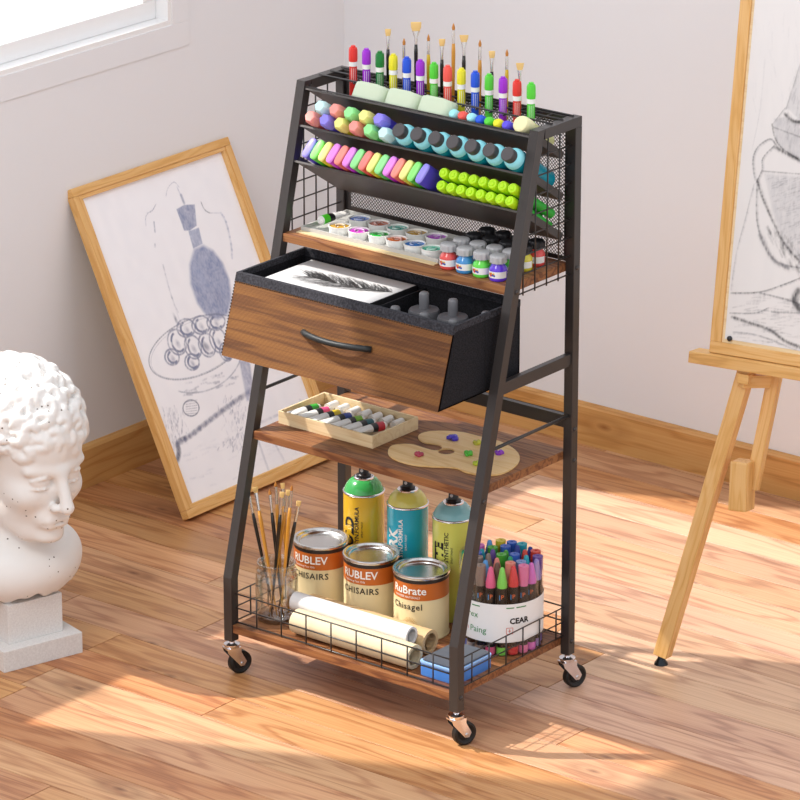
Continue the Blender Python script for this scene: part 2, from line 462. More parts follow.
# shelves
def shelf(z, y0, y1, nx=.5):
    return cobj('shelf', box(B(), (t, y0, z-.0175), (W-t, y1, z), bevel=.0012), RUSTIC)
Z1, Z2, Z3 = .9047, .5122, .1128
shelf(Z1, yf(Z1)+.001, D-.012); shelf(Z2, yf(Z2)+.001, D-.006); shelf(Z3, .003, D-.004)
# slanted marker trays
TH_ = math.radians(33); cT, sT = math.cos(TH_), math.sin(TH_)
def tray(z0):
    y0 = yf(z0)+.004; L = (.352-y0)/cT; bm = B()
    R = Matrix.Translation((0, y0, z0)) @ Matrix.Rotation(-TH_, 4, 'X')
    box(bm, (t+.0005, 0, -.0025), (W-t-.0005, L, 0), mtx=R)
    box(bm, (t+.0005, -.0005, -.0042), (W-t-.0005, .0016, 0), mtx=R)      # folded front lip
    for x0, x1 in ((t+.0005, t+.0025), (W-t-.0025, W-t-.0005)):
        box(bm, (x0, .012, 0), (x1, L, .012), mtx=R)
    cobj('slanted_tray', bm, BLACK2); return y0
TZ = (1.190, 1.118, 1.048)
TY = [tray(z) for z in TZ]
def troot(i, x, s, off):
    """room position of tray frame point: x across, s down the slope, off above the tray"""
    return Vector((x, TY[i]+cT*s+sT*off, TZ[i]-sT*s+cT*off))
TROT = (-TH_, 0, 0)
# top wire grid
bm = B(); r = .0021
for y in (.303, .338, .373): tube(bm, [(t*.5, y, H+.001), (W-t*.5, y, H+.001)], r, 6)
MX0, MDX = .0835, .0340
for k in range(-1, 15):
    x = MX0+MDX*(k+.5)
    if x > .57: break
    tube(bm, [(x, .300, H-.0025), (x, .376, H-.0025)], r*.8, 6)
tube(bm, [(t, YT+.001, H-.0105), (W-t, YT+.001, H-.0105)], r*.8, 6)
cobj('top_grid', bm, BLACK)
# perforated back panel: a diagonal lattice in a solid border
bm = B(); px0, px1, pz0, pz1 = t, W-t, .910, 1.19; yb = .3755; q = .0053
def clipseg(c, sgn):
    # line x*1 + sgn*z = c clipped to the panel
    pts = []
    for x in (px0, px1):
        z = (c-x)*sgn
        if pz0 <= z <= pz1: pts.append((x, z))
    for z in (pz0, pz1):
        x = c-sgn*z
        if px0 < x < px1: pts.append((x, z))
    return pts[:2] if len(pts) >= 2 else None
for sgn in (1, -1):
    lo = px0+min(sgn*pz0, sgn*pz1); hi = px1+max(sgn*pz0, sgn*pz1); c = lo
    while c < hi:
        s_ = clipseg(c, sgn)
        if s_:
            (ax, az), (bx_, bz) = s_; L = math.hypot(bx_-ax, bz-az)
            if L > .004:
                ux, uz = (bx_-ax)/L, (bz-az)/L; nx, nz = -uz*.00062, ux*.00062; yy = yb+(.0004 if sgn > 0 else -.0004)
                vs = [bm.verts.new((X+sx*nx, yy+dy, Z+sx*nz)) for (X, Z) in ((ax, az), (bx_, bz)) for sx in (-1, 1) for dy in (-.0004, .0004)]
                for f in ((0, 1, 3, 2), (4, 6, 7, 5), (0, 4, 5, 1), (2, 3, 7, 6), (0, 2, 6, 4), (1, 5, 7, 3)): bm.faces.new([vs[i] for i in f])
        c += q*1.4142
panel = cobj('mesh_panel', bm, BLACK)
bm = B()
box(bm, (t, yb-.0015, .9055), (W-t, yb+.0015, .915)); box(bm, (t, yb-.0015, 1.184), (W-t, yb+.0015, H-t)); box(bm, (t, yb-.0015, .915), (t+.010, yb+.0015, 1.184)); box(bm, (W-t-.010, yb-.0015, .915), (W-t, yb+.0015, 1.184))
cobj('panel_border', bm, BLACK).parent = panel
cobj('top_back_bar', box(B(), (t, D-t, H-.0145), (W-t, D-.004, H-.0008), bevel=.001), BLACK)
# side wire grids
for X in (.0104, W-.0104):
    bm = B(); r = .0016
    for k in range(9):
        z = .884+.0375*k
        if z > H-.022: break
        y0 = yf(z)+t*.6; tube(bm, [(X, y0, z), (X, D-t*.6, z)], r, 6)
    for y in (.212, .250, .288, .326):
        zt = H-.018
        if y-.008 < YT+t: zt = min(zt, ZB+(y-t-.002)/YT*(H-ZB))
        tube(bm, [(X+.002, y, .880), (X+.002, y, zt)], r, 6)
    cobj('side_grid', bm, BLACK)
# drawer runners, guard rods, rear crossbar
for x0, x1, l0, l1 in ((0, t, t-.002, .034), (W-t, W, .566, W-t+.002)):
    bm = B(); box(bm, (x0+.004, yf(.71)+t*.8, .698), (x1-.004, D-t*.8, .7195), bevel=.001); box(bm, (min(x0+.004, l0), yf(.71)+.018, .6955), (max(x1-.004, l1), D-.026, .6990))
    cobj('drawer_runner', bm, BLACK)
for X in (.0104, W-.0104):
    cobj('guard_rod', tube(B(), [(X, yf(.588)+t*.7, .588), (X, D-t*.7, .588)], .0036, 8), BLACK)
bm = B(); box(bm, (t-.002, D-.0085, .557), (W-t+.002, D-.0055, .588)); box(bm, (t-.002, D-.0195, .5855), (W-t+.002, D-.0055, .588))
cobj('rear_crossbar', bm, BLACK)
# basket of the bottom shelf
bm = B(); r = .0017; y0, y1, x0, x1 = .0145, D-.0155, .0155, W-.0155
for z in (.1165, .147, .178):
    tube(bm, [(x0, y0, z), (x1, y0, z), (x1, y1, z), (x0, y1, z)], r, 6, closed=True)
for k in range(1, 9):
    x = x0+.0647*k-.005
    for y in (y0, y1): tube(bm, [(x, y, .1145), (x, y, .179)], r*.95, 6)
for k in range(1, 7):
    y = y0+.0555*k-.004
    for x in (x0, x1): tube(bm, [(x, y, .1145), (x, y, .179)], r*.95, 6)
cobj('basket_rail', bm, BLACK)
# casters
def caster(x, y, rz):
    root = cobj('caster', lathe(B(), [(0, .0605), (.0145, .0605), (.0165, .064), (.0165, .068), (.006, .070), (.006, .0775), (0, .0775)], (x, y, 0), n=24), CHROME, auto=40)
    ca, sa = math.cos(rz), math.sin(rz)
    Mx = Matrix.Translation((x, y, 0)) @ Matrix.Rotation(rz, 4, 'Z')
    off = -.0175; rw = .0245
    bm = B(); wprof = [(0, -.0085), (.012, -.0085), (.014, -.006), (rw-.004, -.0085), (rw, -.006), (rw, .006), (rw-.004, .0085), (.014, .006), (.012, .0085), (0, .0085)]
    lathe(bm, wprof, Mx @ Vector((off, 0, rw+.0003)), Mx.to_3x3() @ Vector((0, 1, 0)), 32)
    cobj('wheel', bm, RUBBER, auto=35).parent = root
    bm = B()
    for s in (-1, 1):
        pts = [(.017, .061), (.013, .050), (off+.004, .019), (off-.005, .019), (off-.010, .028), (-.0155, .050), (-.0155, .061)]
        m2 = Mx @ Matrix(((1, 0, 0, 0), (0, 0, 1, s*.0115), (0, 1, 0, 0), (0, 0, 0, 1)))
        prism(bm, pts, -.0009, .0009, mtx=m2)
    box(bm, (-.016, -.012, .058), (.016, .012, .0608), mtx=Mx)
    cobj('fork', bm, CHROME).parent = root
    bm = B(); lathe(bm, [(0, -.0145), (.0036, -.0145), (.0036, .0145), (0, .0145)], Mx @ Vector((off, 0, rw)), Mx.to_3x3() @ Vector((0, 1, 0)), 12)
    cobj('axle', bm, STEEL, auto=40).parent = root
for p, rz in (((t/2+.001, t/2, 0), .0), ((W-t/2, t/2, 0), .0), ((W-t/2, D-t/2, 0), .0), ((t/2, D-t/2, 0), .3)):
    caster(p[0], p[1], rz+PI+1.2)
# drawer
DX0, DX1 = .0225, .5655; DZ0, DZ1 = .6995, .858; DYT, DYB, DYR = .030, -.020, .238
def dpanel(pts, mi=0, bm=None):
    return bm
bm = B()
th = .004
def hexa(bm, c8, mi=0):
    vs = [bm.verts.new(c) for c in c8]
    for q in ((0, 1, 3, 2), (4, 6, 7, 5), (0, 4, 5, 1), (2, 3, 7, 6), (0, 2, 6, 4), (1, 5, 7, 3)):
        f = bm.faces.new([vs[i] for i in q]); f.material_index = mi
def yfr(z): return DYB+(DYT-DYB)*(z-DZ0)/(DZ1-DZ0)
# bottom, sides (trapezia), back
box(bm, (DX0, DYB+.002, DZ0), (DX1, DYR, DZ0+.003))
for xa in (DX0, DX1-th):
    hexa(bm, [(x, y, z) for x in (xa, xa+th) for y, z in ((yfr(DZ0), DZ0), (yfr(DZ1), DZ1), (DYR, DZ0), (DYR, DZ1))])
box(bm, (DX0, DYR-th, DZ0), (DX1, DYR, DZ1))
hexa(bm, [(x, yfr(z)+dy, z) for x in (DX0, DX1) for dy in (0, th) for z in (DZ0, DZ1)])
drawer = cobj('drawer', bm, FABRIC); drawer['label'] = 'charcoal fabric drawer with brown woven front, pulled open'
bm = B(); e = .0022
hexa(bm, [(x, yfr(z)-dy, z) for x in (DX0+.0005, DX1-.0005) for dy in (0, e) for z in (DZ0, DZ1-.014)])
cobj('front_panel', bm, FABWOOD).parent = drawer
bm = B(); rz = .0145; o = .0018
hexa(bm, [(x, yfr(z)+dy, z) for x in (DX0-.001, DX1+.001) for dy in (-o-.0012, th+o) for z in (DZ1-rz, DZ1+.002)])
for xa in (DX0, DX1-th): box(bm, (xa-.001, yfr(DZ1)+.004, DZ1-rz+.003), (xa+th+.001, DYR+.0005, DZ1+.002), bevel=.0008)
box(bm, (DX0, DYR-th-.001, DZ1-rz), (DX1, DYR+.001, DZ1+.002), bevel=.0008)
cobj('rim_binding', bm, RIMFAB).parent = drawer
bm = B(); box(bm, (.334, yfr(.84)+th+.001, DZ0+.003), (.338, DYR-th, .838)); cobj('divider', bm, FABRIC).parent = drawer
bm = B()   # stitches along rim and edges
for k in range(90):
    x = DX0+.004+k*.00602; z = DZ1-rz-.0015
    box(bm, (x, yfr(z)-.0032, z-.0006), (x+.0034, yfr(z)-.0018, z+.0006))
for k in range(24):
    z = DZ0+.004+k*.0059
    box(bm, (DX0-.0008, yfr(z)-.0026, z), (DX0+.0008, yfr(z)-.0012, z+.0034))
    y = .126; box(bm, (DX1+.0002, y, z), (DX1+.0008, y+.0008, z+.0034))
st_ = cobj('stitching', bm, mat('black_thread', '0d0d0e', .8)); st_.parent = drawer; st_['kind'] = 'stuff'
bm = B(); P = []
hp0 = atpl(304, 332, (0, DYT, DZ1), (0, -1, (DYT-DYB)/(DZ1-DZ0))); hp1 = atpl(372, 349, (0, DYT, DZ1), (0, -1, (DYT-DYB)/(DZ1-DZ0)))
nrm = Vector((0, -.954, .30))
zc = (hp0[2]+hp1[2])/2
for k in range(17):
    u = k/16; x = hp0[0]+(hp1[0]-hp0[0])*u; z = zc; y = yfr(z)-.002
    a = math.sin(PI*u)**.6
    P.append(Vector((x, y, z))+nrm*(.024*a)+Vector((0, 0, -.006*math.sin(PI*u))))
tube(bm, P, .0062, 12)
for v in bm.verts: pass
cobj('handle', bm, mat('black_handle', '1d2122', .5), ).parent = drawer
# ------------------------------------------------------------------ colours of the stationery
PC = {'red': 'e0342c', 'purple': 'a02ad0', 'dark green': '0f7a32', 'yellow': 'e8e02c', 'blue': '1f56d8', 'green': '55cf3a', 'coral': 'ee5a50', 'orange': 'ef7d2c',
      'cyan': '9fe4ea', 'violet': '5d4fdc', 'magenta': 'd03ae0', 'salmon': 'f07068', 'light green': '6fe070', 'lemon': 'f0e850', 'teal': '2aa8a0'}
def pm(c, kind='gloss'):
    return mat('plastic_%s_%s' % (c.replace(' ', '_'), kind), PC[c], .32 if kind == 'gloss' else .5)
ORD = ['first', 'second', 'third', 'fourth', 'fifth', 'sixth', 'seventh', 'eighth', 'ninth', 'tenth', 'eleventh', 'twelfth', 'thirteenth', 'fourteenth', 'fifteenth', 'sixteenth']
# --- paint markers standing through the top grid
def make_marker(col):
    r = thing('paint_marker', '', 'marker')
    L = .122
    obj('barrel', lathe(B(), [(0, 0), (.0068, 0), (.0078, .003), (.0078, .081), (0, .081)], n=16), pm(col), r, auto=40)
    obj('label_band', lathe(B(), [(0, .0812), (.0086, .0812), (.0086, .0905), (0, .0905)], n=16), WHITE, r, auto=40)
    bm = B(); lathe(bm, [(0, .0907), (.0088, .0907), (.0093, .096), (.0091, .114), (.0078, .1185), (.0050, .1187), (.0048, .1225), (0, .1225)], n=10)
    obj('cap', bm, pm(col), r, auto=30)
    return r
mcols = ['red', 'purple', 'dark green', 'yellow', 'blue', 'purple', 'green', 'coral', 'yellow', 'blue', 'green', 'purple', 'red', 'green']
for i, c in enumerate(mcols):
    mk = make_marker(c)
    # narrow printed stripe on the barrel
    bm = B(); a0 = math.radians(-68)
    for k in range(3):
        a = a0+(k-1)*.5+.25; add = .20
        vs = [bm.verts.new((.00795*math.cos(a+d), .00795*math.sin(a+d), z)) for d, z in ((0, .048), (add*.5, .048), (add*.5, .078), (0, .078))]
        bm.faces.new(vs)
    obj('printed_stripe', bm, WHITE, mk)
    y = .3205; zt = TZ[0]-math.tan(TH_)*(y-TY[0]) + .0045
    mk.location = (MX0+MDX*i, y, zt+.002)
    mk['group'] = 'paint markers standing in the top wire grid'
    where = 'at the left end' if i == 0 else ('at the right end' if i == 13 else '%s from left' % ORD[i])
    mk['label'] = '%s paint marker standing in the top wire grid, %s' % (c, where)
# --- artist brushes
def brush(name, tip, base, kind, handle, label, group, w=.006, hmat=None, bl=.016, fl=.026):
    tip = Vector(tip); base = Vector(base); L = (tip-base).length; ax = (tip-base).normalized()
    r = thing(name, label, 'brush', base, group=group)
    xr = Vector((_r[0], _r[1], 0)); xr = (xr-ax*xr.dot(ax)).normalized(); r.rotation_euler = Matrix((xr, ax.cross(xr), ax)).transposed().to_euler()
    hb = L-bl-fl
    hm = hmat or (HANDLE_BLACK if handle == 'black' else HANDLE_GOLD)
    obj('handle', lathe(B(), [(0, 0), (.0014, .001), (.0024, hb*.25), (.0038, hb*.75), (.0040, hb*.9), (.0030, hb), (0, hb)], n=12), hm, r, smooth=True)
    X = Matrix.Rotation(-YAW, 4, 'Z')
    bm = B(); n = 14
    fw_ = w*.62 if kind != 'round' else .0028
    rings = []
    for (h, rx, ry) in ((hb-.001, .0031, .0031), (hb+fl*.45, .0031, .0031), (hb+fl, max(fw_, .0024), .0019 if kind != 'round' else .0026)):
        rings.append([bm.verts.new((rx*math.cos(2*PI*k/n), ry*math.sin(2*PI*k/n), h)) for k in range(n)])
    for a, b in zip(rings, rings[1:]):
        for k in range(n): bm.faces.new((a[k], a[(k+1) % n], b[(k+1) % n], b[k]))
    bm.faces.new(rings[0]); bm.faces.new(rings[-1])
    obj('ferrule', bm, STEEL, r, smooth=True, auto=40)
    bm = B(); rings = []
    if kind == 'round': pr = ((0, .0026, .0026), (.35, .0032, .0032), (.75, .0016, .0016), (1, .0002, .0002))
    elif kind == 'fan': pr = ((0, fw_, .0018), (.5, w*.9, .0018), (1, w, .0010))
    else: pr = ((0, fw_, .0018), (.4, w*.8, .0024), (.9, w*.85, .0020), (1, w*.8, .0012))
    for (h, rx, ry) in pr:
        rings.append([bm.verts.new((rx*math.cos(2*PI*k/n), ry*math.sin(2*PI*k/n), hb+fl+h*bl)) for k in range(n)])
    for a, b in zip(rings, rings[1:]):
        for k in range(n): bm.faces.new((a[k], a[(k+1) % n], b[(k+1) % n], b[k]))
    bm.faces.new(rings[0]); bm.faces.new(rings[-1])
    obj('bristles', bm, BR_BROWN if kind == 'round' else BR_CREAM, r, smooth=True, auto=50)
    return r
BR_CREAM = mat('hog_bristle', 'e3c07c', .7); BR_BROWN = mat('sable_bristle', 'b87a34', .6)
tb = [((388, 29), 'flat', 'black', .007, 'cream flat-tipped brush with black handle behind the dark green marker'),
      ((404, 38), 'round', 'gold', .004, 'slim pale round brush behind the yellow and blue markers'),
      ((416, 22), 'flat', 'black', .0125, 'widest cream flat brush with black handle at the top rack'),
      ((428.5, 34), 'round', 'gold', .004, 'small round brush with yellow handle right of the widest flat brush'),
      ((442, 39), 'flat', 'black', .0075, 'cream flat brush with black handle left of the tallest brush'),
      ((453.5, 23), 'round', 'gold', .004, 'tallest round brush with golden handle in the top rack'),
      ((464, 35), 'fan', 'black', .009, 'cream fan brush with black handle right of the tallest brush'),
      ((480, 39.5), 'round', 'gold', .004, 'round brush with golden handle beside the right blue marker'),
      ((492, 51), 'flat', 'black', .0075, 'short cream flat brush with black handle behind the green marker'),
      ((507, 49), 'round', 'gold', .0045, 'round brush with yellow-green handle behind the right purple marker'),
      ((520, 63), 'fan', 'gold', .0078, 'cream fan brush with brown handle at the far right')]
for i, (px, kind, h, w, lab) in enumerate(tb):
    y = .3553; p = aty(px[0], px[1], y); zb = TZ[0]-math.tan(TH_)*(y-TY[0])+.004
    hm = mat('yellow_handle', 'c9a81e', .3) if i in (3, 9) else None
    brush('artist_brush', p, (p[0], y, zb), kind, h, lab, 'artist brushes standing at the back of the top grid', w, hm, bl=.018 if i == 2 else .014)
# --- pale sage blocks lying at the front of the top tray
SAGE = mat('sage_eraser', 'c6d4ba', .5)
def rrect(w, d, r, n=6):
    pts = []
    for cx, cy, a0 in ((w/2-r, d/2-r, 0), (-w/2+r, d/2-r, PI/2), (-w/2+r, -d/2+r, PI), (w/2-r, -d/2+r, 1.5*PI)):
        for k in range(n+1): pts.append((cx+r*math.cos(a0+k/n*PI/2), cy+r*math.sin(a0+k/n*PI/2)))
    return pts
for i, lab in enumerate(('pale sage rounded jar at the left front of the top rack', 'middle of the three pale sage rounded jars on the top rack', 'right pale sage rounded jar, next to the small colour sticks')):
    x = .1665+.0826*i
    r_ = thing('sage_jar', lab, 'jar', troot(0, x, .0225, .0005), TROT, 'pale sage jars on the top rack')
    bm = B(); prism(bm, rrect(.0815, .040, .019), 0, .037, bevel=.006); obj('body', bm, SAGE, r_, smooth=True, auto=50)
    pass
# --- small colour sticks at right front of the top tray
def stick(name, i, x, s0, off, r, L, m1, m2, label, group, cat='marker', tipr=.72, n=18):
    o = thing(name, label, cat, troot(i, x, s0, off), TROT, group)
    q = Matrix.Rotation(-PI/2, 4, 'X')
    def T(bm):
        for v in bm.verts: v.co = q @ v.co
        return bm
    # local y = down the slope; lathe along +y
    obj('barrel', lathe(B(), [(0, .028), (r*.93, .028), (r*.93, L), (0, L)], axis=(0, 1, 0), n=n), m2, o, auto=40)
    pr = [(0, 0), (r*tipr*.8, 0), (r*tipr, .0015), (r*.97, .007), (r, .012), (r, .0278), (0, .0278)]
    if n == 6: pr = [(0, 0), (r*.78, 0), (r*.84, .0012), (r, .006), (r*1.02, .0278), (0, .0278)]
    obj('cap', lathe(B(), pr, axis=(0, 1, 0), n=n), m1, o, auto=25)
    return o
sm = [((451, 107), 'cyan', 'pale cyan'), ((459, 110), 'coral', 'coral'), ((469, 112), 'cyan', 'second pale cyan'), ((476.5, 115), 'blue', 'blue'), ((485, 117.5), 'green', 'green'), ((494, 120), 'yellow', 'yellow'), ((502.5, 122), 'violet', 'violet')]
for k, (px, c, nm) in enumerate(sm):
    x = .3875+.0215*k
    stick('colour_stick', 0, x, -.004, .0112, .0106, .11, pm(c, 'soft'), pm(c), '%s colour stick lying on the right front of the top rack' % nm, 'small colour sticks on the top rack')
stick('glue_tube', 0, .549, -.004, .019, .0185, .105, mat('pale_yellow_plastic', 'e9e6b4', .4), mat('pale_yellow_body', 'dfe0a0', .4), 'thick pale yellow tube lying at the right end of the top rack', None, 'tube', .85)
# --- second tier: hexagonal chalk markers and teal bottles
def lt(c): return {'salmon': 'f59a90', 'violet': '8f86f0', 'yellow': 'f2ee8c', 'light green': '98ee98', 'cyan': 'cdf4f4'}[c]
lo_ = ['salmon', 'violet', 'yellow', 'salmon', 'light green', 'cyan']; up_ = ['cyan', 'salmon', 'light green', 'yellow', 'violet']
for row, cols in ((0, lo_), (1, up_)):
    for k, c in enumerate(cols):
        x = .0605+.0372*k+(.0186 if row else 0)
        stick('chalk_marker', 1, x, -.030-.006*row, .0137+.0236*row, .0142, .135, mat('cap_'+c, lt(c), .4), pm(c),
              '%s chalk marker in the %s row of the second tier, %s from left' % (c, 'upper' if row else 'lower', ORD[k]), 'six-sided chalk markers on the second tier', 'marker', .8, 6)
TEAL = mat('teal_bottle', '0f8fa6', .25); AQUA = mat('aqua_bottle_shoulder', '8fdde8', .3); GCAP = mat('dark_grey_cap', '4b484a', .45)
for k in range(7):
    x = .290+.0443*k; r = .0217
    o = thing('paint_bottle', 'teal paint bottle with grey cap lying on the second tier, %s' % (('leftmost, beside the chalk markers', 'second from left', 'third from left', 'middle one of seven', 'third from right', 'second from right', 'rightmost, beside the cart leg')[k]), 'bottle', troot(1, x, -.036, r+.0003), TROT, 'teal paint bottles on the second tier')
    obj('body', lathe(B(), [(0, .024), (r*.985, .024), (r, .027), (r, .142), (r*.9, .146), (0, .146)], axis=(0, 1, 0), n=28), TEAL, o, auto=40)
    obj('shoulder', lathe(B(), [(0, .0085), (r*.62, .0085), (r*.86, .0125), (r*.97, .018), (r, .0238), (0, .0238)], axis=(0, 1, 0), n=28), AQUA, o, auto=50)
    obj('cap', lathe(B(), [(0, -.0075), (r*.60, -.0075), (r*.66, -.006), (r*.66, .0084), (0, .0084)], axis=(0, 1, 0), n=24), GCAP, o, auto=40)
# --- third tier: flat highlighters and lime markers
fc = ['violet', 'green', 'yellow', 'magenta', 'salmon', 'magenta', 'light green', 'coral', 'yellow', 'light green', 'magenta', 'salmon', 'lemon', 'green', 'violet']
lightc = {'violet': '9a92f6', 'green': '8ff07c', 'yellow': 'f4f08e', 'magenta': 'ec92f4', 'salmon': 'fa988a', 'light green': '98f49a', 'coral': 'fa8a84', 'lemon': 'f6f294'}
def superpr(w, h, n=20, p=3.2):
    pts = []
    for k in range(n):
        a = 2*PI*k/n; c_, s_ = math.cos(a), math.sin(a)
        pts.append((w/2*math.copysign(abs(c_)**(2/p), c_), h/2*math.copysign(abs(s_)**(2/p), s_)))
    return pts
for k, c in enumerate(fc):
    x = .0690+.0204*k; hh = .043; ww = .0175
    o = thing('highlighter', '', 'highlighter', troot(2, x+.002, -.036, .0), (-TH_, 0, 0), 'flat highlighters on the third tier')
    o['label'] = '%s flat highlighter on the third tier, %s' % (c, 'leftmost' if k == 0 else ('last before the lime markers' if k == 14 else '%s from left' % ORD[k]))
    lean = Matrix.Translation((0, 0, hh/2+.002)) @ Matrix.Rotation(math.radians(14), 4, 'Y')
    def ring(w, h, y): return [lean @ Vector((a, y, b)) for a, b in superpr(w, h)]
    def loft(rs):
        bm = B(); R = [[bm.verts.new(p) for p in q] for q in rs]
        for a, b in zip(R, R[1:]):
            for j in range(len(a)): bm.faces.new((a[j], a[(j+1) % len(a)], b[(j+1) % len(a)], b[j]))
        bm.faces.new(R[0]); bm.faces.new(R[-1]); return bm
    obj('body', loft([ring(ww, hh, .0042), ring(ww, hh, .125), ring(ww*.8, hh*.8, .132)]), pm(c), o, smooth=True, auto=40)
    obj('cap', loft([ring(ww*.72, hh*.84, 0), ring(ww*.93, hh*.96, .0016), ring(ww, hh, .0040)]), mat('tip_'+c, lightc[c], .35), o, smooth=True, auto=50)
LIME = mat('lime_cap', 'b4e61c', .3); LIMEB = mat('green_marker_body', '2fae3a', .35)
for row in (0, 1):
    for k in range(8):
        x = .3965+.0239*k; r = .0112
        o = thing('lime_marker', 'lime capped marker in the %s row of the third tier, %s' % ('upper' if row else 'lower', 'leftmost' if k == 0 else ('rightmost' if k == 7 else ORD[k]+' from left')), 'marker', troot(2, x, -.018-.006*row, .0120+.0243*row), TROT, 'lime green markers on the third tier')
        obj('barrel', lathe(B(), [(0, .03), (r*.92, .03), (r*.92, .15), (0, .15)], axis=(0, 1, 0), n=12), LIMEB, o, auto=40)
        obj('cap', lathe(B(), [(0, -.0012), (r*.36, -.0012), (r*.42, .0004), (r*.55, .0004), (r*.62, -.0004), (r*.84, 0), (r, .0035), (r*.97, .0298), (0, .0298)], axis=(0, 1, 0), n=12), LIME, o, auto=35)
# --- first wooden shelf: paint pots, tube, bottles
TRAYM = mat('pale_palette_tray', 'b9b8b4', .35); CREAM = mat('cream_strip', 'ddc79a', .5)
bm = B(); x0, x1, y0, y1 = .040, .389, .206, .352; z = Z1
box(bm, (x0, y0, z), (x1, y1, z+.003), 0, bevel=.001)
for a in ((x0, y0, x1, y0+.003), (x0, y1-.003, x1, y1), (x0, y0+.003, x0+.003, y1-.003), (x1-.003, y0+.003, x1, y1-.003)): box(bm, (a[0], a[1], z+.003), (a[2], a[3], z+.010), 0)
box(bm, (x0, y0-.014, z), (x1, y0-.0002, z+.0022), 1)  # flat cream strip along the front of the tray
tag(obj('paint_tray', bm, [TRAYM, CREAM]), 'flat pale grey plastic tray holding the open paint pots', 'tray')
pots = [((339.5, 225), 'mustard', 'c89a24'), ((359, 229.8), 'magenta', 'c83ac0'), ((379, 233.4), 'bright green', '35b84a'), ((396.6, 238.2), 'orange', 'e07a4a'), ((414.8, 243), 'sky blue', '3f7fcc'), ((432, 247.6), 'mint', '5accaa'),
        ((359.6, 218), 'royal blue', '2a62c0'), ((379, 222.6), 'rust red', 'b9532a'), ((397.6, 227), 'turquoise', '1fa08c'), ((416.5, 231.8), 'golden brown', 'c09428'), ((436.5, 235.8), 'purple', 'a82fc0')]
for px, nm, hx in pots:
    p = atz(px[0], px[1], Z1+.0195)
    o = thing('paint_pot', '', 'paint pot', (p[0], p[1], Z1+.003), (0, 0, len(nm)), 'open paint pots on the top wooden shelf')
    row = 'back' if px[1] < 218+(px[0]-359)*.24+3 else 'front'
    o['label'] = 'white pot of %s paint in the %s row of the pot tray' % (nm, row)
    obj('cup', lathe(B(), [(0, 0), (.0195, 0), (.0205, .002), (.0216, .014), (.0226, .0145), (.0226, .0165), (.0208, .0165), (.0200, .013), (0, .013)], n=32), WHITE, o, auto=40)
    pmx = mat('paint_'+nm.replace(' ', '_'), hx, .2, coat=.5)
    bm = B(); n = 32; rings = [[bm.verts.new((0, 0, .0141))]]
    for rr in (.005, .010, .015, .0198):
        rings.append([bm.verts.new((rr*math.cos(2*PI*k/n), rr*math.sin(2*PI*k/n), .0138+.0014*math.sin(2*PI*k/n*1+rr*420)*(1-(rr/.0198)**4))) for k in range(n)])
    for k in range(n): bm.faces.new((rings[0][0], rings[1][k], rings[1][(k+1) % n]))
    for a, b in zip(rings[1:], rings[2:]):
        for k in range(n): bm.faces.new((a[k], b[k], b[(k+1) % n], a[(k+1) % n]))
    obj('paint', bm, pmx, o, smooth=True)
    bm = B(); sw = [(.011*math.cos(a*.9)*(1-a*.08), .009*math.sin(a*.9), .0153) for a in [j*.45 for j in range(9)]]
    tube(bm, sw, .0015, 6, radii=[.0006+.0016*math.sin(PI*(j+.5)/9) for j in range(9)])
    obj('swirl', bm, mat('swirl_'+nm.replace(' ', '_'), [min(1, c*.55+.42) for c in lin(hx)[:3]], .2), o)
# tube of paint: body crimped at one end
TUBEW = mat('white_tube', 'eceae6', .35); TUBEB = mat('black_tube_cap', '1a1b1d', .35)
def paint_tube(name, cap_p, end_p, col_hex, label, group, L=None, r=.0095, cname=''):
    a = Vector(cap_p); b = Vector(end_p); L = (b-a).length
    o = thing(name, label, 'paint tube', a, group=group)
    ax = (b-a).normalized(); z = Vector((0, 0, 1)); z = (z-ax*z.dot(ax)).normalized(); x = ax.cross(z)
    o.rotation_euler = Matrix((x, ax, z)).transposed().to_euler()
    # local y from cap to crimped end; resting on z=0
    def sec(y, rx, rz, zc): return [(rx*math.cos(2*PI*k/16), y, zc+rz*math.sin(2*PI*k/16)) for k in range(16)]
    def loft(rs, bm=None):
        bm = bm or B(); R = [[bm.verts.new(p) for p in q] for q in rs]
        for u, v in zip(R, R[1:]):
            for j in range(16): bm.faces.new((u[j], u[(j+1) % 16], v[(j+1) % 16], v[j]))
        bm.faces.new(R[0]); bm.faces.new(R[-1]); return bm
    def prf(y):
        u = max(0, (y-.3*L)/(.7*L)); return r*(1+.22*u), r*(1-.82*u**1.3), r
    obj('cap', loft([sec(0, r*.5, r*.5, r), sec(.003, r*.62, r*.62, r), sec(.0035, r*.8, r*.8, r), sec(.1195*L, r*.95, r*.95, r)]), TUBEW, o, smooth=True, auto=35)
    ys = [.0202, .26*L, .30*L]; 
    def S(y, e=1.0): rx, rz, zc = prf(y); return sec(y, rx*e, rz*e, zc if True else rz)
    obj('colour_band', loft([S(.12*L), S(.22*L), S(.34*L)]), mat('band_'+cname.replace(' ', '_'), col_hex, .35), o, smooth=True, auto=35)
    obj('shoulder_band', loft([S(.3401*L), S(.52*L)]), TUBEB, o, smooth=True, auto=35)
    obj('tube_body', loft([S(.5201*L), S(.6*L), S(.75*L), S(.9*L), S(L)]), TUBEW, o, smooth=True, auto=50)
    return o
p0 = atz(319, 224, Z1+.014); p1 = atz(345, 213, Z1+.022)
paint_tube('paint_tube', (p0[0], p0[1], Z1+.0105), (p1[0], p1[1], Z1+.0135), '53d42e', 'white tube with bright green band lying at left end of pot tray', None, r=.0095, cname='bright green')
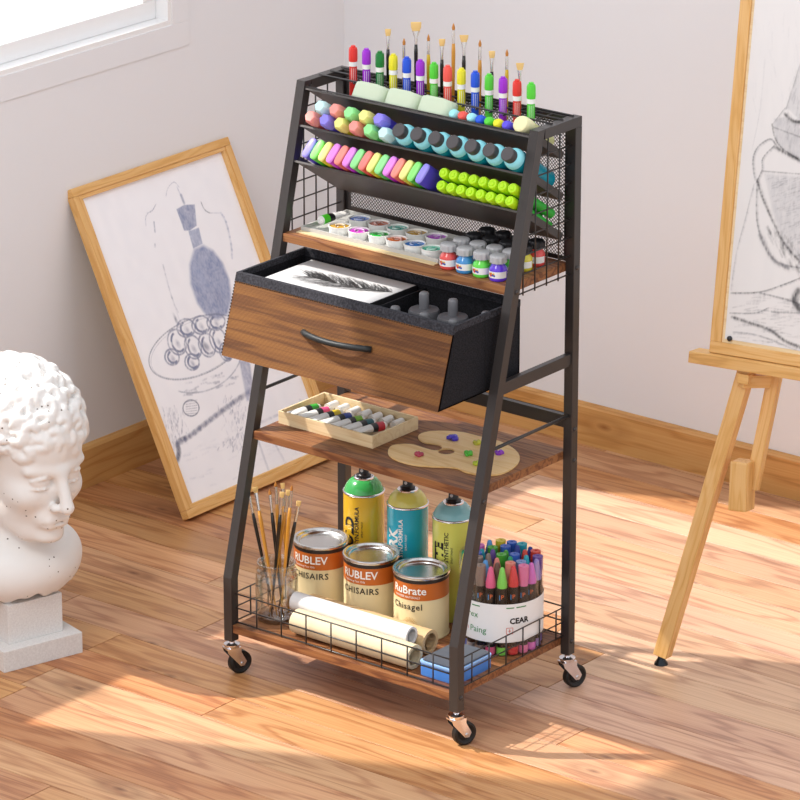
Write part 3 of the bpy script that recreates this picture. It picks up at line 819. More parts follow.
# bottles
bcols = [['red', 'sky', 'green', 'violet'], ['grey', 'sky', 'yellow', 'green'], ['black', 'blue', 'orange', 'green'], ['black', 'black', 'red', 'red']]
BC = {'red': 'e2504c', 'sky': '3f8fd0', 'green': '62dd48', 'violet': '6238d8', 'grey': 'b8b0a8', 'yellow': 'd8cc3a', 'black': '3a3336', 'blue': '2a58b8', 'orange': 'e08038'}
CAPG = mat('silver_grey_cap', 'b4b4b6', .35); CAPB = mat('black_ribbed_cap', '232326', .4); LABW = mat('white_label', 'f0f0ee', .5)
SPL = [mat('label_red', 'd02a3a', .5), mat('label_yellow', 'e8b020', .5), mat('label_blue', '2a4aa8', .5)]
def bottle(p, col, capm, label, r=.0178):
    o = thing('paint_jar', label, 'bottle', p, group='small paint bottles on the top wooden shelf')
    obj('glass_body', lathe(B(), [(0, 0), (r*.86, 0), (r*.97, .002), (r, .006), (r, .022), (r*.93, .027), (r*.72, .0315), (r*.66, .035), (0, .035)], n=28), mat('jar_'+col, BC[col], .15, coat=.6), o, smooth=True, auto=50)
    bm = B(); a0 = -2.35; n = 18
    A = [a0+k*(2.5/n) for k in range(n+1)]
    vs = [(bm.verts.new(((r+.0003)*math.cos(a), (r+.0003)*math.sin(a), .0075)), bm.verts.new(((r+.0003)*math.cos(a), (r+.0003)*math.sin(a), .0205))) for a in A]
    for u, v in zip(vs, vs[1:]): bm.faces.new((u[0], v[0], v[1], u[1]))
    obj('label', bm, LABW, o, smooth=True)
    bm = B()
    for j, (a, z, rr) in enumerate(((-1.95, .0150, .0030), (-1.80, .0128, .0030), (-1.72, .0162, .0026), (-1.55, .0138, .0028), (-1.42, .0158, .0022), (-1.35, .0125, .0022))):
        R = r+.0006; c_ = [bm.verts.new((R*math.cos(a+rr/R*math.cos(q)), R*math.sin(a+rr/R*math.cos(q)), z+rr*math.sin(q))) for q in [2*PI*w_/8 for w_ in range(8)]]
        f = bm.faces.new(c_); f.material_index = (0, 0, 1, 2, 1, 2)[j]
    obj('label_print', bm, SPL, o)
    bm = B(); n = 44; prev = []
    prof = [(.0140, .0352), (.0156, .0362), (.0158, .0475), (.0150, .0500), (.0135, .0508)]
    for (rr, z) in prof: prev.append([bm.verts.new(((rr+(.0015 if (k % 4) < 2 and .036 < z < .049 else 0))*math.cos(2*PI*k/n), (rr+(.0015 if (k % 4) < 2 and .036 < z < .049 else 0))*math.sin(2*PI*k/n), z)) for k in range(n)])
    for a, b in zip(prev, prev[1:]):
        for k in range(n): bm.faces.new((a[k], a[(k+1) % n], b[(k+1) % n], b[k]))
    bm.faces.new(prev[0]); bm.faces.new(prev[-1])
    obj('screw_cap', bm, capm, o, smooth=True, auto=30)
jx = [.4195, .4595, .5005, .5405]; jy = [.1995, .2405, .2815, .3225]
rown = ('front', 'second', 'third', 'back')
colw = ('leftmost', 'second from left', 'third from left', 'nearest the cart leg')
for j in range(4):
    for i in range(4):
        c = bcols[j][i]
        if j == 2 and i == 3: c = 'yellow'
        cm = CAPG if j < 2 else CAPB
        cn = {'sky': 'sky blue', 'grey': 'grey'}.get(c, c)
        bottle((jx[i], jy[j], Z1), c, cm, '%s paint bottle with %s cap in the %s row, %s' % (cn, 'silver' if j < 2 else 'black', rown[j], colw[i]))
# ------------------------------------------------------------------ raster art (stored as colour per vertex of the sheet)
def vnoise(n, m, f, seed):
    rs = np.random.RandomState(seed); gx, gy = int(f*n/m)+3 if n > m else f+3, f+3
    g = rs.rand(gx+2, gy+2); x = np.linspace(0, gx-1.001, n); y = np.linspace(0, gy-1.001, m)
    xi, yi = x.astype(int), y.astype(int); fx, fy = x-xi, y-yi; fx = fx*fx*(3-2*fx); fy = fy*fy*(3-2*fy)
    a = g[np.ix_(xi, yi)]; b = g[np.ix_(xi+1, yi)]; c = g[np.ix_(xi, yi+1)]; d = g[np.ix_(xi+1, yi+1)]
    fx = fx[:, None]; fy = fy[None, :]
    return (a*(1-fx)+b*fx)*(1-fy)+(c*(1-fx)+d*fx)*fy
class Art:
    def __init__(s, w, h, res, paper):
        s.w, s.h = w, h; s.n, s.m = int(w/res)+1, int(h/res)+1
        s.X, s.Y = np.meshgrid(np.linspace(0, w, s.n), np.linspace(0, h, s.m), indexing='ij')
        s.c = np.ones((s.n, s.m, 3))*np.array(lin(paper)[:3])
        s.tex = .5*vnoise(s.n, s.m, 60, 1)+.5*vnoise(s.n, s.m, 160, 2); s.tex2 = vnoise(s.n, s.m, 22, 3)
    def put(s, a, col): 
        a = np.clip(a, 0, 1)[..., None]; s.c = s.c*(1-a)+np.array(lin(col)[:3])*a
    def stroke(s, pts, w, col, k=1.0, rough=.5, taper=True):
        pts = np.array(pts, float); n = len(pts)
        for i in range(n-1):
            p, q = pts[i], pts[i+1]; d = q-p; L2 = d@d+1e-12
            lo = np.minimum(p, q)-w*3; hi = np.maximum(p, q)+w*3
            i0, i1 = np.searchsorted(s.X[:, 0], [lo[0], hi[0]]); j0, j1 = np.searchsorted(s.Y[0], [lo[1], hi[1]])
            if i1 <= i0 or j1 <= j0: continue
            X = s.X[i0:i1, j0:j1]; Y = s.Y[i0:i1, j0:j1]
            u = np.clip(((X-p[0])*d[0]+(Y-p[1])*d[1])/L2, 0, 1)
            dist = np.hypot(X-p[0]-u*d[0], Y-p[1]-u*d[1])
            a = np.clip(1.3-dist/w, 0, 1)*k*(1-rough+rough*np.clip(s.tex[i0:i1, j0:j1]*2.2-.5, 0, 1))
            a = a[..., None]; s.c[i0:i1, j0:j1] = s.c[i0:i1, j0:j1]*(1-a)+np.array(lin(col)[:3])*a
    def poly(s, pts, col, k=1.0, soft=.003, rough=.3, grad=None):
        pts = np.array(pts, float); inside = np.zeros(s.X.shape, bool); dist = np.full(s.X.shape, 9.)
        n = len(pts)
        for i in range(n):
            p, q = pts[i], pts[(i+1) % n]
            c = ((p[1] > s.Y) != (q[1] > s.Y)) & (s.X < (q[0]-p[0])*(s.Y-p[1])/(q[1]-p[1]+1e-12)+p[0]); inside ^= c
            d = q-p; u = np.clip(((s.X-p[0])*d[0]+(s.Y-p[1])*d[1])/(d@d+1e-12), 0, 1)
            dist = np.minimum(dist, np.hypot(s.X-p[0]-u*d[0], s.Y-p[1]-u*d[1]))
        a = np.where(inside, np.clip(dist/soft, 0, 1), 0)*k*(1-rough+rough*s.tex*1.2)
        if grad is not None: a = a*grad(s.X, s.Y)
        s.put(a, col)
    def ell(s, c, rx, ry, ang, col, k=1.0, soft=.3, rough=.3):
        ca, sa = math.cos(ang), math.sin(ang); dx = s.X-c[0]; dy = s.Y-c[1]
        d = np.hypot((dx*ca+dy*sa)/rx, (-dx*sa+dy*ca)/ry)
        s.put(np.clip((1-d)/soft, 0, 1)*k*(1-rough+rough*s.tex*1.3), col)
    def mesh(s, name, m, parent):
        me = bpy.data.meshes.new(name); n, m_ = s.n, s.m
        V = np.stack([s.X, s.Y, np.zeros_like(s.X)], -1).reshape(-1, 3)
        idx = np.arange(n*m_).reshape(n, m_); F = np.stack([idx[:-1, :-1], idx[1:, :-1], idx[1:, 1:], idx[:-1, 1:]], -1).reshape(-1, 4)
        me.vertices.add(len(V)); me.vertices.foreach_set('co', V.ravel())
        me.loops.add(F.size); me.loops.foreach_set('vertex_index', F.ravel().astype(np.int32))
        me.polygons.add(len(F)); me.polygons.foreach_set('loop_start', np.arange(0, F.size, 4, dtype=np.int32))
        me.update(calc_edges=True)
        ca = me.color_attributes.new('Col', 'FLOAT_COLOR', 'POINT')
        cc = np.ones((len(V), 4)); cc[:, :3] = np.clip(s.c.reshape(-1, 3), 0, 1); ca.data.foreach_set('color', cc.ravel())
        me.materials.append(m); o = bpy.data.objects.new(name, me); COL.objects.link(o); o.parent = parent
        return o
def artmat(name, rough=.6):
    m = mat(name, 'ffffff', rough, spec=.3); N = NT(m); a = N.n('ShaderNodeAttribute', attribute_name='Col'); N.l(a.outputs['Color'], N.b.inputs['Base Color']); return m
ART = artmat('drawing_ink')
# ------------------------------------------------------------------ framed drawing leaning on the left wall
FA = Vector((-.626, .602, 0)); FB = Vector((-.626, 1.138, 0)); FT = Vector((-.9585, .602, .703))
fu = (FB-FA).normalized(); fv = (FT-FA).normalized(); fn = fu.cross(fv).normalized()
if fn.x < 0: fn = -fn
FWd, FHt = (FB-FA).length, (FT-FA).length; ft = .022
pf = thing('framed_drawing', 'large pine-framed blue ink still-life drawing leaning against the left wall', 'picture', FA)
# thickness goes behind the front face; shift so that the back top edge meets the wall and the bottom stays on the floor
sh = fn*0.0
P0 = Vector(FA)+Vector((.0, 0, 0)); 
lift = ft*abs(fn.z)
def fp(a, b, c=0): return P0+fu*a+fv*b+fn*c+Vector((ft*fn.x*.35, 0, ft*fn.z))
bw = .0195
def rail(name, a0, b0, a1, b1): bar(name, fp(a0, b0, -ft/2), fp(a1, b1, -ft/2), bw, ft, fn, PINE2, pf, bevel=.002)
rail('frame_rail', 0, bw/2, FWd, bw/2); rail('frame_rail', 0, FHt-bw/2, FWd, FHt-bw/2); rail('frame_rail', bw/2, bw, bw/2, FHt-bw); rail('frame_rail', FWd-bw/2, bw, FWd-bw/2, FHt-bw)
def lip(a0, b0, a1, b1): bar('frame_lip', fp(a0, b0, -.008), fp(a1, b1, -.008), .0095, .010, fn, PINE, pf, bevel=.0015)
q = bw+.0046; lip(bw, q, FWd-bw, q); lip(bw, FHt-q, FWd-bw, FHt-q); lip(q, bw+.0094, q, FHt-bw-.0094); lip(FWd-q, bw+.0094, FWd-q, FHt-bw-.0094)
A = Art(FWd-2*bw, FHt-2*bw, .0016, 'f5f4f7')
org = fp(bw, bw, -.012)
def a2(px):
    p = Vector(atpl(px[0], px[1], org, fn))-org; return (p.dot(fu), p.dot(fv))
def crv(P, n=5):
    if len(P) < 3: return P
    P = [P[0]]+list(P)+[P[-1]]; R = []
    for i in range(1, len(P)-2):
        p0, p1, p2, p3 = (np.array(P[i+j], float) for j in (-1, 0, 1, 2))
        for k in range(n):
            u = k/n; R.append(tuple(.5*((2*p1)+(-p0+p2)*u+(2*p0-5*p1+4*p2-p3)*u*u+(-p0+3*p1-3*p2+p3)*u**3)))
    return R+[tuple(P[-1])]
def S(pts, w, col, k=1, rough=.5): A.stroke(crv([a2(p) for p in pts], 3), w*1.15, col, k*.72, min(.8, rough+.1))
A.put(.10*A.tex2, 'c9ccd8'); BL = '6a7494'; DK = '3a3f5c'
# bottle: stopper, neck, body
A.poly([a2(p) for p in ((176, 209), (184, 204.5), (195, 204), (197, 226), (190, 231), (184, 231))], '7d88ab', .9, .002, .45)
A.poly([a2(p) for p in ((188, 231), (199, 227), (203, 244), (193, 249))], '8d98b8', .85, .002, .4)
body = [(193, 247), (203, 243), (214, 249), (224, 262), (231, 280), (233, 300), (229, 316), (218, 322), (206, 318), (196, 304), (189, 284), (188, 264)]
A.poly([a2(p) for p in body], '7f8bb0', .92, .010, .35)
A.ell(a2((200, 275)), .018, .045, .2, 'aab4d0', .4, .9); A.ell(a2((218, 300)), .02, .04, .1, '66719a', .35, .9)
S([(181, 195), (184, 203)], .0035, '5f6b94', .9, .2); S([(177, 187), (181, 196)], .0014, '7d88ab', .8)
S([(166, 196), (168, 188), (174, 182), (179, 187)], .001, BL, .6); S([(147, 213), (152, 211), (156, 204)], .0012, BL, .7)
S([(146, 226), (146, 216), (152, 210)], .001, BL, .6); S([(154, 222), (155, 232)], .002, BL, .8); S([(155, 244), (155, 247)], .002, BL, .8); S([(201, 202), (203, 207), (206, 211), (210, 213)], .0013, DK, .8); S([(210, 213), (221, 213)], .0009, BL, .7)
S([(221, 213), (226, 222), (231, 244), (232, 258)], .0030, '9aa3bd', .7, .6)
S([(163, 265), (172, 298), (178, 312)], .0022, 'a9acba', .8, .6); S([(172, 297), (180, 322)], .0012, 'a9acba', .6)
# bowl with fruit
ring = [(149+ (0), 340)]
def ellp(cx, cy, rx, ry, a, a0=0, a1=2*PI, n=36):
    return [(cx+rx*math.cos(q)*math.cos(a)-ry*math.sin(q)*math.sin(a), cy+rx*math.cos(q)*math.sin(a)+ry*math.sin(q)*math.cos(a)) for q in [a0+(a1-a0)*k/n for k in range(n+1)]]
S(ellp(196, 347, 50, 28, -.42), .0016, '70768c', .85, .25); S(ellp(196, 348, 48, 26, -.42), .0010, '9a9fb0', .6)
S(ellp(196, 352, 47, 40, -.35, .05*PI, .72*PI), .0018, '9297a8', .6, .5)
rr = random.Random(3)
for (cx, cy, rx, ry) in ((177, 342, 9, 13), (193, 347, 8, 12), (207, 345, 8, 12), (186, 328, 9, 9), (201, 325, 9, 9), (218, 340, 8, 13), (172, 357, 7, 8), (192, 362, 7, 8), (226, 352, 6, 9), (216, 322, 9, 8)):
    S(ellp(cx, cy, rx, ry, -.3), .0022, '8a8fa6', .7, .6); S(ellp(cx+1, cy, rx*.7, ry*.75, -.3, 1, 4.4), .0026, '757c98', .55, .7)
    A.ell(a2((cx+1, cy+2)), .009, .014, .3, '767d9a', .6, .9, .7)
A.ell(a2((205, 346)), .010, .018, .2, '4f5774', .6, .8)
A.ell(a2((176, 320)), .006, .022, .1, '4f5774', .6, .8, .8)
for k in range(26):
    x, y = rr.uniform(182, 232), rr.uniform(378, 392)-.2*(0); S([(x, y-.25*(x-205)), (x+rr.uniform(3, 7), y-.25*(x-205)-rr.uniform(0, 3))], .0022, '8e93a6', rr.uniform(.3, .8), .8)
S(ellp(191, 408, 8, 8, 0), .0016, '6c7188', .8, .5)
for k in range(6): S([(186, 402+k*2.4), (197, 400+k*2.6)], .0012, '5c617a', .7, .5)
# staff, drapery and cloth
S([(178, 443), (190, 436), (205, 424), (222, 411), (240, 398), (262, 384)], .0058, '5b607e', .92, .35); S([(177, 444), (179, 452), (177, 461)], .0060, '3a3f5c', .9, .3); S([(179, 440), (186, 437)], .004, DK, .8)
A.poly([a2(p) for p in ((238, 360), (250, 358), (254, 385), (250, 402), (246, 402), (242, 380))], '9097b4', .8, .006, .5)
for k in range(120):
    x, y = rr.gauss(236, 8), rr.uniform(395, 450); S([(x, y), (x+rr.uniform(-2, 2), y+rr.uniform(2, 6))], .0016, '7f85a0', rr.uniform(.2, .7), .9)
for k in range(110):
    x, y = rr.gauss(172, 7), rr.uniform(405, 450); S([(x, y), (x+rr.uniform(-1, 2), y+rr.uniform(3, 7))], .0016, '7d829a', rr.uniform(.15, .6), .9)
for (a_, b_) in (((258, 440), (272, 480)), ((272, 438), (292, 475)), ((240, 470), (252, 500)), ((300, 400), (318, 440)), ((255, 425), (300, 405))):
    S([a_, b_], .0035, 'a7abbb', .6, .6)
for k in range(60):
    x, y = rr.uniform(175, 300), rr.uniform(440, 505); S([(x, y), (x+rr.uniform(4, 14), y-rr.uniform(1, 5))], .0022, 'b9bccb', rr.uniform(.1, .4), .9)
ao_ = A.mesh('drawing', ART, pf)
mw = Matrix((fu, fv, fu.cross(fv))).transposed().to_4x4(); mw.translation = org; ao_.matrix_basis = Matrix.Translation(-Vector(FA)) @ mw
bk = bar('backing_board', fp(bw, FHt/2, -.0165), fp(FWd-bw, FHt/2, -.0165), FHt-2*bw, .003, fn, PALEWOOD, pf, bevel=0)

# ------------------------------------------------------------------ easel with charcoal drawing
ea = math.radians(10.74); eu = Vector((math.cos(ea), math.sin(ea), 0)); eb = Vector((-eu.y, eu.x, 0)); el = math.radians(9)
ev = (Vector((0, 0, 1))*math.cos(el)+eb*math.sin(el)).normalized(); en = eu.cross(ev).normalized()   # toward the viewer
EF = Vector(atz(661, 664))
easel = thing('easel', 'pale pine studio easel standing in front of the back wall', 'easel', (EF.x, EF.y, 0))
def ep(px, off=0):
    return Vector(atpl(px[0], px[1], EF+en*off, en))
def E(P): return P
TB = ep((711, 352)); 
xl_tray = (ep((693, 360))-TB).dot(eu)
tl = TB+eu*xl_tray
ctr = TB+eu*.36       # middle of the board, right of the frame
# tray ledge
bar('tray_ledge', tl-ev*.012, tl+eu*.80-ev*.012, .052, .024, ev, PINE, easel, bevel=.002)
# left front leg with foot
LT = ep((744, 378)); axl = (LT-EF).normalized()
b0 = EF+Vector((0, 0, .0165))+axl*.002
bar('leg', b0+en*-.004, LT+axl*.03-en*.004, .030, .032, en, PINE, easel)
bm = lathe(B(), [(0, 0), (.0145, 0), (.0140, .003), (.0075, .013), (.0065, .018), (0, .018)], (0, 0, 0), n=24)
obj('foot', bm, mat('dark_metal_foot', '33363a', .25, .9), easel, auto=40)
# inner member and the wedge block
MT = ep((776, 372), -.05); MB_ = ep((752, 489), -.03)
bar('inner_post', MB_, MT, .026, .022, en, PINE, easel)
BT = ep((740, 468), .0); BBm = ep((738, 508), .0)
blk = B(); prism(blk, [(-.002, .0), (.092, -.004), (.092, .030), (-.002, .036)], -.0165, .0165, bevel=.002)
zdir = ev; 
o = obj('wedge_block', box(B(), (-.006, -.021, -.027), (.096, .019, .021), bevel=.004), PINE, easel)
xx = (BT-BBm).normalized(); zz = (en-xx*en.dot(xx)).normalized(); yy = zz.cross(xx); mw = Matrix((xx, yy, zz)).transposed().to_4x4(); mw.translation = BBm+xx*.0+en*-.012
o.matrix_basis = Matrix.Translation((-EF.x, -EF.y, 0)) @ mw
# crosspieces under the tray (front to back)
bar('cross_piece', ep((741, 381), .018), ep((774, 381), -.055), .020, .026, ev, PINE, easel)
bar('top_block', ep((741, 377), .004), ep((752, 379), .004), .020, .040, en, PINE, easel)
# right leg and rear leg, mostly outside the frame
RF = Vector(EF)+eu*1.03-eb*.0; RT = LT+eu*.70
bar('leg', RF+Vector((0, 0, .006)), RT, .030, .032, en, PINE, easel)
MTc = TB+eu*.36-en*.045
bar('mast', MTc-ev*.25, MTc+ev*.95, .04, .022, en, PINE, easel)
bar('rear_leg', MTc+ev*.1-en*.03, Vector((MTc.x, MTc.y, 0))+eb*.46+Vector((0, 0, .008)), .03, .022, eu, PINE, easel)
# drawing board
EW, EH = .72, 1.06; bf = .024; bt_ = .022
board = thing('drawing_board', 'pine-framed board with pinned charcoal drapery study resting on the easel', 'drawing board', TB)
def bp_(a, b, c=0): return TB+eu*a+ev*(b+.001)+en*c
def brail(a0, b0, a1, b1): bar('frame_rail', bp_(a0, b0, 0), bp_(a1, b1, 0), bf, bt_, en, PINE, board, bevel=.0015)
brail(0, bf/2, EW, bf/2); brail(0, EH-bf/2, EW, EH-bf/2); brail(bf/2, bf, bf/2, EH-bf); brail(EW-bf/2, bf, EW-bf/2, EH-bf)
bar('board_panel', bp_(bf, EH/2, 0), bp_(EW-bf, EH/2, 0), EH-2*bf, .012, en, PALEWOOD, board, bevel=0)
o1 = bp_(bf+.006, bf+.008, .0068)
A = Art(.30, 1.0, .0016, 'e6e4e3')
def a3(px):
    p = Vector(atpl(px[0], px[1], o1, en))-o1; return (p.dot(eu), p.dot(ev))
def S3(pts, w, col, k=1, rough=.5): A.stroke(crv([a3(p) for p in pts]), w*.9, col, k*.62, min(.8, rough+.1))
A.put(.10*A.tex2, 'c6c6c8'); G1, G2, G3 = '3c3c40', '77777c', 'a4a4a8'
rr = random.Random(9)
A.poly([a3(p) for p in ((773, 118), (784, 116), (800, 125), (812, 160), (800, 160), (782, 150), (774, 138))], 'b9b9bc', .75, .004, .6)
A.poly([a3(p) for p in ((786, 108), (803, 55), (830, 50), (830, 125), (800, 122))], 'c4c4c6', .65, .004, .6)
A.poly([a3(p) for p in ((763, 172), (800, 175), (830, 180), (830, 270), (800, 262), (785, 250), (772, 215))], 'bdbdc0', .7, .006, .7)
for pts, w, c in ((((786, 109), (803, 55)), .0014, G2), (((772, 125), (785, 108)), .0014, G2), (((772, 124), (775, 138), (783, 149), (800, 160)), .0016, G1), (((773, 127), (800, 137)), .0016, G2), (((785, 114), (793, 121), (800, 122)), .0036, G1),
                  (((755, 180), (753, 160), (758, 147), (770, 139), (776, 145)), .0020, G2), (((756, 183), (762, 170), (763, 158), (774, 146)), .0018, G2), (((762, 171), (800, 174)), .0016, G2), (((775, 147), (790, 155), (800, 160)), .0040, G1),
                  (((757, 180), (762, 196), (770, 215), (784, 243), (800, 262)), .0030, G1), (((757, 185), (757, 220), (764, 245), (777, 262), (800, 268)), .0022, G2), (((760, 235), (772, 258), (788, 268)), .0045, G2),
                  (((754, 184), (745, 220), (736, 255), (731, 290)), .0014, G3), (((731, 293), (760, 292), (785, 284), (800, 278)), .0018, G1), (((760, 293), (788, 300), (800, 305)), .0022, G2), (((732, 317), (750, 323), (770, 330), (785, 341), (800, 347)), .0034, G1),
                  (((730, 313), (755, 313), (768, 308)), .0016, G2), (((798, 290), (794, 300), (800, 310)), .0060, G1), (((733, 332), (760, 336), (800, 352)), .0020, G3), (((772, 312), (800, 313)), .0022, G2)):
    S3(pts, w, c, .9, .45); S3([(p[0]+.8, p[1]+.6) for p in pts], w*1.8, c, .30, .8)
for k in range(240):
    x, y = rr.uniform(764, 812), rr.uniform(178, 262)
    if (x-762) < (y-172)*.36: continue
    S3([(x, y), (x+rr.uniform(5, 10), y-rr.uniform(1, 4))], .0014, G2, rr.uniform(.15, .5), .7)
for k in range(110):
    x, y = rr.uniform(732, 812), rr.uniform(295, 350); S3([(x, y), (x+rr.uniform(8, 18), y+rr.uniform(-3, 3))], .0020, G2, rr.uniform(.12, .45), .85)
for k in range(60):
    x = rr.uniform(766, 800); y = 222+(x-760)*1.05+rr.uniform(-14, 10); S3([(x, y), (x+3, y+7)], .0028, G1, rr.uniform(.2, .5), .8)
for k in range(70):
    x, y = rr.uniform(788, 812), rr.uniform(60, 150); S3([(x, y), (x-2, y+8)], .0016, G2, rr.uniform(.1, .4), .8)
for k in range(60):
    x, y = rr.uniform(735, 800), rr.uniform(5, 100); S3([(x, y), (x+rr.uniform(-2, 3), y+rr.uniform(8, 20))], .0016, 'c8c8ca', rr.uniform(.1, .35), .9)
S3([(765, 60), (760, 110), (752, 150)], .0014, 'b8b8bc', .5)
dr = A.mesh('charcoal_drawing', ART, board)
mw = Matrix((eu, ev, en)).transposed().to_4x4(); mw.translation = o1; dr.matrix_basis = Matrix.Translation(-TB) @ mw
rest = bar('paper_sheet', bp_(bf+.006+.30, bf+.508, .0064), bp_(EW-bf-.006, bf+.508, .0064), 1.0, .0008, en, mat('paper', 'e6e4e3', .7), board, bevel=0)
pin = obj('push_pin', lathe(B(), [(0, 0), (.0055, 0), (.0055, .003), (.003, .0055), (0, .006)], (0, 0, 0), en, 16), mat('dark_pin', '2a2a2e', .3), board, auto=40)
pin.location = Vector(atpl(730, 338.5, o1, en))+en*.0005-TB

# ------------------------------------------------------------------ sketchbook with the feather, in the drawer
bk = thing('sketchbook', 'black sketchbook with a feather drawing on its cover in the drawer', 'book', (.185, .152, .8195))
w_, d_ = .270, .150
obj('page_block', box(B(), (-w_/2, -d_/2, .0), (w_/2, d_/2, .022), bevel=.001), mat('book_black', '222225', .6), bk)
A = Art(w_-.004, d_-.004, .0012, 'c9c9ca')
rr = random.Random(21)
spine = [(.062+.195*u, .060+.022*u-.010*math.sin(PI*u)) for u in [k/24 for k in range(25)]]
for k in range(620):
    u = rr.random(); i_ = min(int(u*24), 23); x = .062+.195*u; y = .060+.022*u-.010*math.sin(PI*u)
    side = rr.choice((-1, 1, 1)); L = (.012+.036*math.sin(PI*min(.96, u*.78+.12))**.8)*rr.uniform(.25, 1.25); sp = rr.uniform(.4, 1.3)
    A.stroke([(x, y), (x-L*.55*sp-.002, y+side*L*.42), (x-L*1.05*sp-.004, y+side*L*.66)], .0008, '1c1c1e', rr.uniform(.35, .95), .2)
A.stroke([(x, y) for x, y in spine], .0016, '0c0c0d', 1, 0)
dro = A.mesh('cover_drawing', ART, bk); dro.location = (-w_/2+.002, -d_/2+.002, .0224)
# stack under the sketchbook
tag(obj('box_insert', box(B(), (.045, .064, DZ0+.0035), (.325, .230, .819), bevel=.001), mat('insert_black', '1d1d20', .7)), 'black box filling the left of the drawer below the sketchbook', 'box')
DG = mat('dark_grey_bottle', '58585c', .3)
def dbottle(x, y, zt, R, tall, label):
    o = thing('dropper_bottle', label, 'bottle', (x, y, DZ0+.0032), group='dark grey bottles in the drawer')
    h = zt-DZ0-.0032; nk = .034 if tall else .026; rn = .0098
    obj('body', lathe(B(), [(0, 0), (R*.96, 0), (R, .003), (R, h-nk-.006), (R*.93, h-nk-.002), (rn*1.25, h-nk), (0, h-nk)], n=32), DG, o, smooth=True, auto=40)
    obj('cap', lathe(B(), [(0, h-nk+.0002), (rn, h-nk+.0002), (rn, h-.005), (rn*.8, h-.0015), (rn*.4, h), (0, h)], n=24), mat('bottle_knob', '6a6a6e', .28), o, smooth=True, auto=40)
dbottle(.404, .142, .868, .031, True, 'dark grey bottle with tall round cap, left of the two tallest')
dbottle(.475, .142, .868, .031, True, 'dark grey bottle with tall round cap, right of the two tallest')
dbottle(.372, .092, .845, .0125, False, 'small grey round-capped bottle at the left behind drawer front')
dbottle(.441, .096, .845, .0125, False, 'small grey round-capped bottle between the two tall bottles')
dbottle(.510, .098, .845, .0125, False, 'small grey round-capped bottle nearest the drawer front right corner')
dbottle(.530, .176, .845, .0125, False, 'small grey round-capped bottle beside the drawer right wall')

# ------------------------------------------------------------------ middle shelf: box of tubes and the palette
bx0, bx1, by0, by1, hb_ = .031, .275, .141, .288, .0265
tbx = thing('wooden_tray_box', 'shallow pale wooden box full of paint tubes on the middle shelf', 'box', ((bx0+bx1)/2, (by0+by1)/2, Z2))
cx_, cy_ = (bx0+bx1)/2, (by0+by1)/2; a_, b_ = (bx1-bx0)/2, (by1-by0)/2; w = .004
obj('bottom', box(B(), (-a_+w, -b_+w, 0.0), (a_-w, b_-w, .003)), PALEWOOD, tbx)
for lo, hi in (((-a_, -b_, 0), (a_, -b_+w, hb_)), ((-a_, b_-w, 0), (a_, b_, hb_)), ((-a_, -b_+w, 0), (-a_+w, b_-w, hb_)), ((a_-w, -b_+w, 0), (a_, b_-w, hb_))):
    obj('side', box(B(), lo, hi, bevel=.0006), PALEWOOD, tbx)
tcs = [('green', '2fb12c'), ('pink', 'e8508c'), ('yellow', 'e6c81c'), ('dark blue', '1f3f9c'), ('leaf green', '7ab81c'), ('dark teal', '155f68'), ('red', 'c8283a')]
for k, (nm, hx) in enumerate(tcs):
    # tube lies front to back; cap toward the back; screw top at the front of its band
    x = .066+.0285*k
    o = paint_tube('paint_tube', (x+.004, .226+.0, Z2+.0085), (x-.012, .150, Z2+.0135), hx, 'white paint tube with %s band in the wooden box, %s' % (nm, 'leftmost' if k == 0 else ('rightmost' if k == 6 else ORD[k]+' from left')), 'paint tubes in the wooden box', r=.0098, cname=nm)
    # small grey crimped second tube behind
    o2 = obj('tube_end', lathe(B(), [(0, 0), (.0085, 0), (.0085, .030), (.004, .034), (0, .034)], n=16, axis=(0, 1, 0)), TUBEW, None, auto=40)
    o2.location = (x+.005, .2475, Z2+.0120); tag(o2, 'short white tube lying behind the %s banded tube in the wooden box' % nm, 'paint tube', 'short white tubes at the back of the wooden box')
OUT = [(0.316, 0.139), (0.299, 0.169), (0.304, 0.188), (0.325, 0.204), (0.356, 0.203), (0.381, 0.204), (0.388, 0.217), (0.379, 0.232), (0.362, 0.237), (0.338, 0.229), (0.314, 0.24), (0.301, 0.26), (0.306, 0.286), (0.33, 0.308), (0.362, 0.323), (0.403, 0.325), (0.444, 0.328), (0.477, 0.32), (0.508, 0.305), (0.535, 0.282), (0.556, 0.248), (0.566, 0.206), (0.561, 0.173), (0.535, 0.153), (0.505, 0.147), (0.481, 0.153), (0.46, 0.147), (0.434, 0.13), (0.402, 0.116), (0.368, 0.114), (0.34, 0.121)]
def crom(P, n=4):
    R = []; m_ = len(P)
    for i in range(m_):
        p0, p1, p2, p3 = (np.array(P[(i+j) % m_]) for j in (-1, 0, 1, 2))
        for k in range(n):
            u = k/n; R.append(tuple(.5*((2*p1)+(-p0+p2)*u+(2*p0-5*p1+4*p2-p3)*u*u+(-p0+3*p1-3*p2+p3)*u**3)))
    return R
pal = thing('palette', 'kidney-shaped wooden painter palette with dabs of paint on middle shelf', 'palette', (.43, .22, Z2))
o_ = crom(OUT); hole = [(.404+.0165*math.cos(-q), .2145+.0175*math.sin(-q)) for q in [2*PI*k/24 for k in range(24)]]
bm = B(); zt = .0035
from mathutils.geometry import tessellate_polygon
loops = [[Vector((x-.43, y-.22, 0)) for x, y in o_], [Vector((x-.43, y-.22, 0)) for x, y in hole]]
tri = tessellate_polygon(loops); allp = loops[0]+loops[1]
top = [bm.verts.new((p.x, p.y, zt)) for p in allp]; bot = [bm.verts.new((p.x, p.y, 0.0003)) for p in allp]
for a, b, c in tri: bm.faces.new((top[a], top[b], top[c])); bm.faces.new((bot[c], bot[b], bot[a]))
i0 = 0
